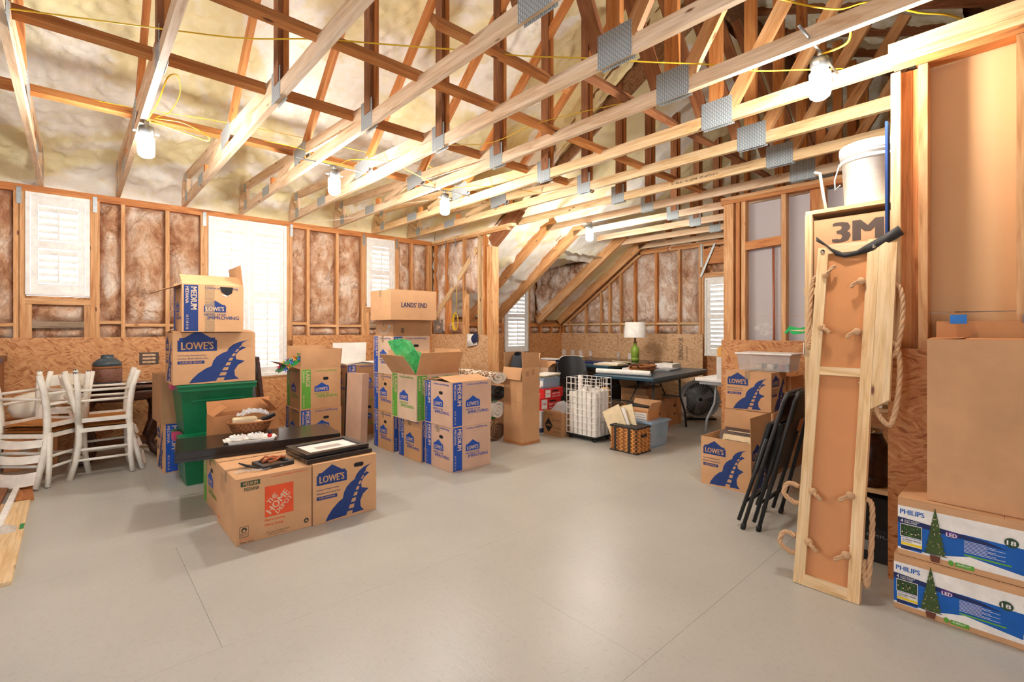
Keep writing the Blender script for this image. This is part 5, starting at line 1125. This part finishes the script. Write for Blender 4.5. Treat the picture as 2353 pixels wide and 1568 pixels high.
put('brown box with blue road print under the clear bin', 4.55, 1.605, .564, w=.37, d=.405, h=.355, faces={'L': RD('Bathroom Accessories,', 'Books, Magazines, Etc.', 'SMALL BOX'), 'F': RD('Accesorios de', 'Bano, Libros', 'CAJA')})
put('plain brown carton behind the right-hand stack', 4.97, 1.58, .30, w=.34, d=.40, h=.56, mat='cardboard_orange', name='storage_carton'); put('brown carton on the floor behind the right-hand stack', 4.98, 1.56, 0, w=.35, d=.42, h=.298, mat='cardboard_dark', name='storage_carton')
o = thing('clear_bin', 'clear plastic bin with white lid on the right-hand stack', 'bin', (4.86, 1.74, .921), 2)
B().shell(.32, .46, .15, .004, taper=.014).build('body', 'frosted_plastic', o); B().box(-.175, .175, -.245, .245, .15, .165).build('lid', 'white_plastic', o, bevel=.005)
for k in range(9): B().lathe([(.026, 0), (.026, .05)], 12).build('spool', ['jar_red', 'paper_tan', 'jug_blue', 'paper', 'wicker_dark', 'fan_grey', 'paper_cream', 'jug_brown', 'white_plastic'][k], o, (-.07+.065*(k % 3), -.14+.10*(k//3), .008 + .0*k), (0, 0, 0))

def folded_chair(label, loc, rz, lean):
    t = thing('folding_chair', label, 'chair', loc, group='folded chairs leaning on the shelf', rot=(R(lean), 0, R(rz)))
    bf = B().tube([(-.22, 0, .012), (-.215, 0, .5), (-.20, 0, .88), (-.16, 0, .94), (.16, 0, .94), (.20, 0, .88), (.215, 0, .5), (.22, 0, .012)], .0125, 8).build('back_frame', 'black_metal', t)
    B().tube([(-.185, .045, .03), (-.185, .03, .62)], .012, 8).build('leg', 'black_metal', t); B().tube([(.185, .045, .03), (.185, .03, .62)], .012, 8).build('leg', 'black_metal', t)
    B().tube([(-.18, .043, .16), (.18, .043, .16)], .009, 8).build('stretcher', 'black_metal', t); B().tube([(-.215, 0, .22), (.215, 0, .22)], .009, 8).build('stretcher', 'black_metal', t)
    B().box(-.18, .18, -.012, .02, .36, .72).build('seat', 'black_plastic', t, (0, .04, 0), bevel=.01); B().box(-.185, .185, -.012, .012, .74, .92).build('backrest', 'black_plastic', t, bevel=.01)
    for s_ in (-1, 1): subpart(B().lathe([(.015, 0), (.017, .03), (.013, .04)], 10).build('foot_cap', 'black_plastic', t, (s_*.22, 0, 0)), bf)
    return t
folded_chair('folded black metal chair leaning on the shelf, outer one', (3.46, 1.335, 0), 4, 15.5); folded_chair('folded black metal chair leaning on the shelf, inner one', (3.50, 1.245, 0), 2, 13.5)

# tall wooden board frame with rope handles
o = thing('board_frame', 'tall pale wooden frame with plywood panel and rope handles leaning right', 'wooden frame', (2.765, .868, 0), rot=(0, R(13.4), R(-90)))
# local x runs to the right along the front, y away from the viewer, z up the board
o.rotation_euler = (Matrix.Rotation(R(13.4), 3, 'Y') @ Matrix.Rotation(R(-90), 3, 'Z')).to_euler()
def bd(name, x0, x1, z0, z1, y0=-.012, y1=.026, m='pine_pale', up=True):
    if up: b = beam(name, ((x0+x1)/2, (y0+y1)/2, z0), ((x0+x1)/2, (y0+y1)/2, z1), x1-x0, y1-y0, m, o)
    else: b = beam(name, (x0, (y0+y1)/2, (z0+z1)/2), (x1, (y0+y1)/2, (z0+z1)/2), y1-y0, z1-z0, m, o, (0, 1, 0))
    return b
bd('rail', 0, .052, .0, 1.825); bd('rail', .235, .285, .0, 1.845); bd('crosspiece', .052, .235, .0, .055, up=False); bd('crosspiece', .052, .235, 1.09, 1.135, up=False); bd('crosspiece', .052, .235, 1.785, 1.838, up=False)
bd('plywood_panel', .03, .258, .02, 1.82, .008, .02, 'plywood_face')
B().prism([(.93, -.286), (1.85, -.286), (1.855, -.362), (.985, -.36)], -.026, .012, M=Matrix.Rotation(R(90), 4, 'X')).build('side_wing', 'pine_pale', o, rot=(0, R(-90), 0))
for x_ in (.025, .262): B().lathe([(.0, .0), (.009, .001), (.011, .006), (.0, .009)], 12, M=T(x_, -.012, 1.80, 90)).build('bolt', 'chrome', o)
for k in range(6):
    for x_ in (.054, .232): B().lathe([(.0035, 0), (.0035, .006)], 6, M=T(x_, -.004, .25+.27*k, 90)).build('screw', 'chrome', o)
def rope(pts, n=40, r=.0095):
    """two-strand twisted rope along the points"""
    P_ = [Vector(p) for p in pts]; q = []
    for i in range(n+1):
        t_ = i/n*(len(P_)-1); k = min(int(t_), len(P_)-2); f_ = t_-k
        a, b, c, d = P_[max(k-1, 0)], P_[k], P_[k+1], P_[min(k+2, len(P_)-1)]
        q.append(.5*((2*b)+(c-a)*f_+(2*a-5*b+4*c-d)*f_*f_+(3*b-a-3*c+d)*f_**3))
    L = sum((q[i+1]-q[i]).length for i in range(n)); b_ = B()
    for s_ in range(3):
        w_ = []
        for i, p in enumerate(q):
            tg = (q[min(i+1, n)]-q[max(i-1, 0)]).normalized(); u = tg.orthogonal().normalized()
            ref = Vector((1, .3, .2)); u = (ref-tg*ref.dot(tg)).normalized(); v_ = tg.cross(u); an = s_*2.094+i/n*L/.05*6.28*.6
            w_.append(p+(u*math.cos(an)+v_*math.sin(an))*r*.55)
        b_.tube(w_, r*.62, 6)
    return b_
KN = [(.05, 1.66, 1), (.215, 1.61, -1), (.048, 1.355, 1), (.21, 1.33, -1), (.062, .47, 1), (.225, .49, -1), (.06, .215, 1), (.222, .205, -1)]
for x_, z_, s_ in KN:
    kn = B().lathe([(.0, -.02), (.018, -.012), (.021, 0), (.016, .014), (0, .02)], 10).build('rope_knot', 'rope', o, (x_, -.012, z_), (R(70), 0, R(30*s_)))
    up_ = .028 if (z_ > 1.5 and s_ > 0) else -.022
    subpart(rope([(x_, -.012, z_), (x_+s_*.022, -.03, z_+up_*.7), (x_+s_*.042, -.025, z_+up_*1.6)], 14).build('rope_tail', 'rope', o), kn)
for s_, zz in ((-1, (1.66, 1.355)), (-1, (.47, .47)), (-1, (.215, .16)), (1, (1.61, 1.33)), (1, (1.30, .98)), (1, (.49, .205))):
    x_ = 0 if s_ < 0 else .287; dx = s_*.022 + (.062 if s_ > 0 and zz[0] > 1 else 0); za, zb = zz
    if za - zb < .08: pts = [(x_-.01, .01, za+.01), (x_-.06, .0, za+.015), (x_-.075, -.01, za-.04), (x_-.03, .0, za-.075), (x_-.005, .012, za-.075)]
    else: pts = [(x_, .01, za), (x_+dx, .015, za-.03), (x_+dx*1.25, .02, (za+zb)/2-.04), (x_+dx, .015, zb-.10), (x_+dx*.5, .01, zb-.09), (x_, .01, zb)]
    rope(pts, 44, .0115).build('rope_loop', 'rope', o)
def ribbon(pts, wv, th=.003):
    n = len(pts); b = B(); vs = []
    for p, w_ in zip(pts, wv): vs += [Vector(p)-Vector(w_), Vector(p)+Vector(w_)]
    b.add(vs, [(2*i, 2*i+2, 2*i+3, 2*i+1) for i in range(n-1)], True); return b
st = ribbon([(3.20, .885, 1.835), (3.175, .84, 1.80), (3.165, .79, 1.745), (3.16, .735, 1.72), (3.16, .68, 1.728), (3.165, .62, 1.75), (3.175, .56, 1.785), (3.165, .49, 1.825)],
            [(0, 0, .012), (0, .018, .022), (0, .012, .022), (.004, 0, .012), (.0, 0, .013), (0, .01, .022), (0, .008, .024), (0, .012, .024)]).build('strap', 'black_strap', None)
md = st.modifiers.new('thick', 'SOLIDIFY'); md.thickness = .004; tag(st, 'black nylon strap hanging across the top of the wooden frame', 'strap')

# shelf nook behind the right wall
o = thing('wooden_shelf', 'tall homemade pine shelf in the nook beside the right wall', 'shelf', (3.55, .72, 0))
for z_, m in ((.40, 'pine_pale'), (.86, 'pine_pale'), (1.588, 'pine_stud'), (2.02, 'pine_pale')): beam('shelf_board', (0, -.27, z_), (0, .255, z_), .46, .022, m, o)
for x_ in (-.225, .20):
    for y_ in (.237, -.255): beam('post', (x_, y_, 0), (x_, y_, 2.008), .036, .036, 'pine_pale', o)
B().box(-.2, .2, .244, .254, .87, 2.008).build('side_panel', 'pine_pale', o)
B().box(-.235, -.205, .20, .262, 1.52, 1.56).build('cleat', 'pine_pale', o)
o = carton('brown carton with huge bold dark characters on the pine shelf', (3.535, .735, 1.60), (.40, .40, .37), 0, 'cardboard', name='shipping_carton', tape=False, faces={'L': lambda p, w, h: (p.text('ink_brown', '3M', .24*w, .60*h, .62*w, .32*h, bold=.07))})
o = thing('plastic_bucket', 'white plastic bucket with lid on top of the pine shelf', 'bucket', (3.50, .68, 2.032))
B().lathe([(.130, 0), (.132, .004), (.147, .30), (.156, .30), (.156, .325), (.148, .33)], 32).build('body', 'white_plastic', o); B().lathe([(.158, .315), (.160, .325), (.160, .36), (.152, .368), (.0, .360)], 32).build('lid', 'white_plastic', o)
B().lathe([(.150, .265), (.158, .27), (.158, .282), (.150, .287)], 32, caps=False).build('ring', 'white_plastic', o)
B().tube([(-.05, .150, .28), (-.09, .165, .18), (-.10, .16, .12), (-.11, .13, .14)], .004, 6).build('handle', 'grey_plastic', o)
o = B().tube([(3.42, .89, 2.034), (3.40, .90, 2.12), (3.40, .92, 2.27), (3.41, .95, 2.285)], .008, 8).build('thin_stick', 'white_cable'); tag(o, 'thin yellowish stick leaning beside the bucket', 'stick')
o = B().box(3.20, 3.26, .552, .563, .95, 2.42).build('carpet_strip', 'blue_carpet'); tag(o, 'upright blue carpet strip at the end of the right wall', 'carpet')
for k in range(4):
    ob = B().box(-.13, .13, -.10, .10, 0, .018).build('paper_stack', ['paper', 'paper_cream', 'grey_plastic', 'paper'][k], None, (3.46, .66, .8725+.0195*k), (0, 0, R(9*k-14))); tag(ob, ['lowest white', 'cream', 'grey', 'topmost white'][k] + ' paper stack on the pine shelf board', 'papers', 'papers on the shelf')
o = thing('glass_jar', 'dark brown glass jar on the lower shelf board', 'jar', (3.44, .70, .412)); B().lathe([(.10, 0), (.115, .01), (.115, .05), (.108, .06), (.115, .07), (.115, .22), (.09, .27), (.08, .30)], 24).build('body', 'dark_walnut', o); B().lathe([(.085, .30), (.085, .325)], 20).build('lid', 'chrome', o)
o = B().lathe([(.035, 0), (.036, .10), (.03, .105)], 16).build('tin_can', 'ink_dark_green', None, (3.40, .60, .8725+.08)); tag(o, 'small green tin on the shelf papers', 'can')
carton('dark box with pale label on the floor under the pine shelf', (3.50, .70, 0), (.34, .42, .19), 0, 'dark_cloth', name='dark_box', tape=False, faces={'L': lambda p, w, h: (p.text('grey_plastic', 'PREMIUM', .45*w, .75*h, .45*w, .08*h, bold=0), p.rect('grey_plastic', .5*w, .3*h, .62*w, .6*h))}); carton('dark box stacked on the labelled dark box under the pine shelf', (3.50, .70, .191), (.34, .42, .17), 0, 'black_plastic', name='dark_box', tape=False)
# toy and papers behind the frame
o = thing('toy_fish', 'green toy fish poking out beside the shelf', 'toy', (3.42, 1.035, 1.33), 0); B().prism([(0, 0), (.06, -.015), (.12, .005), (.14, .04), (.13, .0), (.12, -.03), (.06, -.05), (.02, -.055), (.0, -.03), (-.02, -.05), (-.03, -.045)], -.012, .012, M=T(0, .06, 0, 90, 0, -90)).build('body', 'green_bird', o); B().prism([(.0, -.028), (.08, -.035), (.12, -.02), (.08, -.022)], -.014, .014, M=T(0, .06, 0, 90, 0, -90)).build('belly', 'paper_cream', o); B().box(-.2, .0, -.02, .02, -.08, -.06).build('stick', 'pine_pale', o, (.25, -.03, 0))
for k in range(1):
    ob = B().box(-.05, .05, -.04, .04, 0, .003).build('loose_sheet', 'paper', None, (3.345, .982, 1.17), (R(84), R(28), 0)); tag(ob, ['crumpled', ''][k] + ' loose white paper sticking out beside the shelf', 'papers')

# string-light cartons and the big plain carton
def tree_face(p, w, h):
    p.rect('ink_white', .0, .10*h, w, .86*h); p.poly('ink_philips', [(.0, .14*h), (.0, .56*h), (.34*w, .60*h), (w, .56*h), (w, .14*h), (.6*w, .17*h), (.35*w, .26*h), (.19*w, .14*h)], 1); p.poly('ink_navy', [(0, .56*h), (0, .66*h), (.42*w, .57*h), (.52*w, .50*h)], 2)
    p.text('ink_philips', 'PHILIPS', .012*w, .72*h, .125*w, .085*h, layer=2, bold=.025); p.text('ink_white', '4', .015*w, .575*h, .014*w, .06*h, layer=3); p.text('ink_white', '70-LIT BALSAM', .035*w, .605*h, .075*w, .024*h, layer=3); p.text('ink_white', 'PORCH PINE', .035*w, .573*h, .065*w, .024*h, layer=3)
    p.rect('ink_white', .014*w, .33*h, .125*w, .555*h, 3); p.rect('photo_green', .017*w, .342*h, .122*w, .545*h, 4)
    for i in range(26): p.disc('leaf' if i % 4 else 'paper_cream', (.022+.096*random.random())*w, (.36+.17*random.random())*h, .004*w, 5, n=6)
    p.rect('ink_white', .018*w, .12*h, .125*w, .32*h, 3); p.text('ink_black', '70 WARM WHITE', .024*w, .272*h, .095*w, .032*h, layer=4); p.text('ink_black', 'LED LIGHTS', .024*w, .245*h, .05*w, .018*h, layer=4); p.rect('ink_yellow', .018*w, .195*h, .125*w, .235*h, 4); p.rect('ink_navy', .018*w, .12*h, .125*w, .185*h, 4); p.rect('ink_philips', .07*w, .12*h, .125*w, .145*h, 5)
    cx_, b0, b1 = .19*w, .13*h, .93*h; L_, R_ = [], []
    for i in range(11):
        t_ = i/10; hw = .055*w*(1-t_)+.002; z_ = b0+.02*h+(b1-b0-.06*h)*t_
        L_ += [(cx_-hw, z_), (cx_-hw*.72, z_+.03*h)]; R_ += [(cx_+hw, z_), (cx_+hw*.72, z_+.03*h)]
    p.poly('fir', L_+[(cx_, b1)]+R_[::-1], 6)
    for i in range(60):
        t_ = random.random(); hw = .05*w*(1-t_); p.disc(('leaf', 'photo_green', 'paper_cream')[i % 3], cx_+hw*random.uniform(-1, 1), b0+.03*h+(b1-b0-.1*h)*t_, .0028*w, 7, n=6)
    p.poly('terracotta', [(cx_-.020*w, .03*h), (cx_+.020*w, .03*h), (cx_+.026*w, .14*h), (cx_-.026*w, .14*h)], 7)
    p.disc('purple_ink', .268*w, .55*h, .032*w, 6, ry=.055*h); p.text('ink_white', 'LED', .243*w, .515*h, .05*w, .06*h, layer=7, bold=.03)
    for i in range(9): p.rect('ink_white', .325*w, (.50-.022*i)*h, (.325+.10+.08*((i*7) % 3)/2)*w, (.506-.022*i)*h, 3)
    p.rect('ink_green', .325*w, .265*h, .53*w, .29*h, 3); p.disc('ink_dark_green', .53*w, .64*h, .030*w, 6, ry=.075*h); p.text('ink_white', '18', .51*w, .605*h, .04*w, .07*h, layer=7, bold=.03)
    p.text('ink_dark', '$80.00', .60*w, .70*h, .05*w, .04*h, bold=0, layer=3); p.disc('ink_green', .265*w, .085*h, .013*w, 4, ry=.045*h); p.rect('ink_green', .285*w, .045*h, .37*w, .12*h, 3); p.text('ink_white', 'ENERGY', .295*w, .075*h, .06*w, .03*h, layer=4)
    p.rect('ink_white', .60*w, .17*h, .68*w, .26*h, 3); [p.rect('ink_brown', (.608+.006*i)*w, .19*h, (.610+.006*i+.002*(i % 2))*w, .25*h, 4) for i in range(11)]; p.disc('ink_philips', .66*w, .07*h, .018*w, 3, ry=.05*h)
for i, (y_, z_, h_, lb) in enumerate(((.47, 0, .255, 'brown box with blue tree light picture on the floor at the right edge'), (.455, .257, .268, 'brown box with blue tree light picture stacked on the lower one'))):
    put(lb, 2.862, y_-.70, z_, w=.30, d=.70, h=h_, faces={'L': tree_face}, mat='cardboard', group='tree light boxes', name='light_carton', tape=False)
c = put('large plain brown carton on the tree light boxes at the right edge', 2.90, -.50, .527, w=.262, d=.855, h=.738, mat='cardboard', flaps={'R': (4, .085), 'L': (-88, .13), 'F': (-85, .12), 'B': (-86, .12)}, name='storage_carton', inner='cardboard_orange')
for y_, w_ in ((.27, .06), (.02, .07)):
    ob = B().box(-.004, .004, -w_/2, w_/2, -.02, .022).build('painter_tape', 'blue_tape', None, (3.148, y_, 1.358), (0, R(4), 0)); tag(ob, ('left' if y_ > .1 else 'right') + ' piece of blue painter tape on the big carton flap', 'tape')

# ------------------------------------------------------------------ jar work lights and cables
def jar_light(label, x, y, z, bar=False, s=1.0):
    t = thing('jar_light', label, 'lamp', (x, y, z), group='jar work lights on the trusses')
    cpp = B().lathe([(.024, .135), (.042, .13), (.046, .115), (.046, .085), (.040, .075), (.042, .055)], 20).build('cap', 'aluminum_dark', t)
    B().lathe([(.0, -.085), (.030, -.085), (.046, -.072), (.050, -.055), (.050, .05), (.044, .058), (.0, .06)], 20, caps=False).build('glass_jar', 'lamp_jar', t)
    for s_ in (-1, 1): subpart(B().box(s_*.05, s_*.075, -.012, .012, .085, .092).build('ear', 'galvanized', t), cpp)
    if bar: B().tube([(-.33, 0, .17), (.33, 0, .17)], .007, 6).tube([(0, 0, .13), (0, 0, .175)], .012, 8).build('hanger_bar', 'galvanized', t)
    else: B().box(-.012, .012, -.03, .03, .13, .165).build('mount', 'galvanized', t)
    return t
for lb, x, y, z, br in (('glowing jar work light on the second truss from the left', .372, 4.236, 2.605, False), ('glowing jar work light above the green-banded cartons', 1.72, 4.26, 2.60, True), ('glowing jar work light above the tall carton column', 2.90, 4.25, 2.605, True), ('glowing jar work light over the alcove entrance', 5.234, 4.18, 2.605, False), ('big bright jar work light at upper right near the right wall', 2.955, .80, 2.63, True)): jar_light(lb, x, y, z, br)
def cable(label, pts, mat='yellow_cable', r=.006, name='cable'):
    P_ = [Vector(p) for p in pts]; q = []
    for k in range(len(P_)-1):
        a, b, c, d = P_[max(k-1, 0)], P_[k], P_[k+1], P_[min(k+2, len(P_)-1)]
        for i in range(8):
            f_ = i/8; q.append(.5*((2*b)+(c-a)*f_+(2*a-5*b+4*c-d)*f_*f_+(3*b-a-3*c+d)*f_**3))
    q.append(P_[-1]); o = B().tube(q, r, 6, flat=.55).build(name, mat); tag(o, label, 'cable', 'cables along the trusses'); return o
cable('yellow cable running over the trusses from the upper left', [(-.9, 3.8, 2.90), (-.225, 3.40, 2.885), (.355, 3.06, 2.87), (.67, 2.87, 2.868), (.965, 2.62, 2.872), (1.25, 2.42, 2.87), (1.575, 2.20, 2.872), (1.9, 1.98, 2.868), (2.185, 1.76, 2.872), (2.49, 1.53, 2.868), (2.795, 1.30, 2.872), (3.0, 1.17, 2.86), (3.23, .95, 2.86), (3.4, .80, 2.87)])
cable('yellow cable looping down to the big bright jar light', [(2.795, .55, 2.872), (2.90, .64, 2.86), (2.97, .68, 2.80), (2.955, .79, 2.78)])
cable('yellow cable across the top right over the wall plate', [(2.2, 1.0, 2.93), (2.61, .865, 2.95), (2.85, .70, 2.93), (2.95, .58, 2.95), (3.19, .425, 2.93), (3.41, .31, 2.95), (3.9, .1, 2.94)])
cable('thin yellow cable sagging between the middle trusses', [(2.18, 3.5, 2.87), (2.557, 3.12, 2.865), (2.608, 2.51, 2.87), (2.859, 1.75, 2.865), (3.0, 1.35, 2.87)], r=.0045)
cable('yellow cable draped along the window side trusses', [(-.6, 4.95, 3.06), (-.2, 4.92, 3.06), (.355, 4.85, 3.07), (.96, 4.7, 3.08), (1.57, 4.6, 3.08), (2.2, 4.55, 3.08), (2.8, 4.5, 3.08), (3.4, 4.5, 3.08)], r=.0045)
cable('yellow cable loops above the left jar light', [(.37, 4.2, 2.76), (.42, 4.05, 2.86), (.46, 3.92, 2.99), (.52, 3.95, 3.03), (.55, 4.1, 2.97), (.50, 4.2, 2.86), (.42, 4.2, 2.80), (.55, 4.0, 2.74), (.68, 3.95, 2.68), (.71, 4.02, 2.66), (.62, 4.1, 2.70), (.40, 4.23, 2.78)], r=.005)
cable('pale yellow cable hanging along the top of the back wall', [(2.14, 6.80, 2.77), (2.35, 6.6, 2.80), (2.30, 6.75, 2.76), (2.75, 6.2, 2.80), (3.05, 5.6, 2.90), (3.3, 5.2, 2.93)], 'white_cable', .005)
cable('yellow cables bunched near the third jar light', [(2.3, 4.1, 2.85), (2.62, 4.22, 2.84), (2.9, 4.25, 2.80), (3.2, 4.15, 2.86), (3.5, 4.0, 2.87), (4.0, 3.9, 2.88)], r=.006)
cable('yellow cables dropping to the second jar light', [(1.2, 4.5, 2.93), (1.5, 4.4, 2.90), (1.72, 4.27, 2.78), (1.9, 4.3, 2.88), (2.2, 4.1, 2.89)], r=.005)
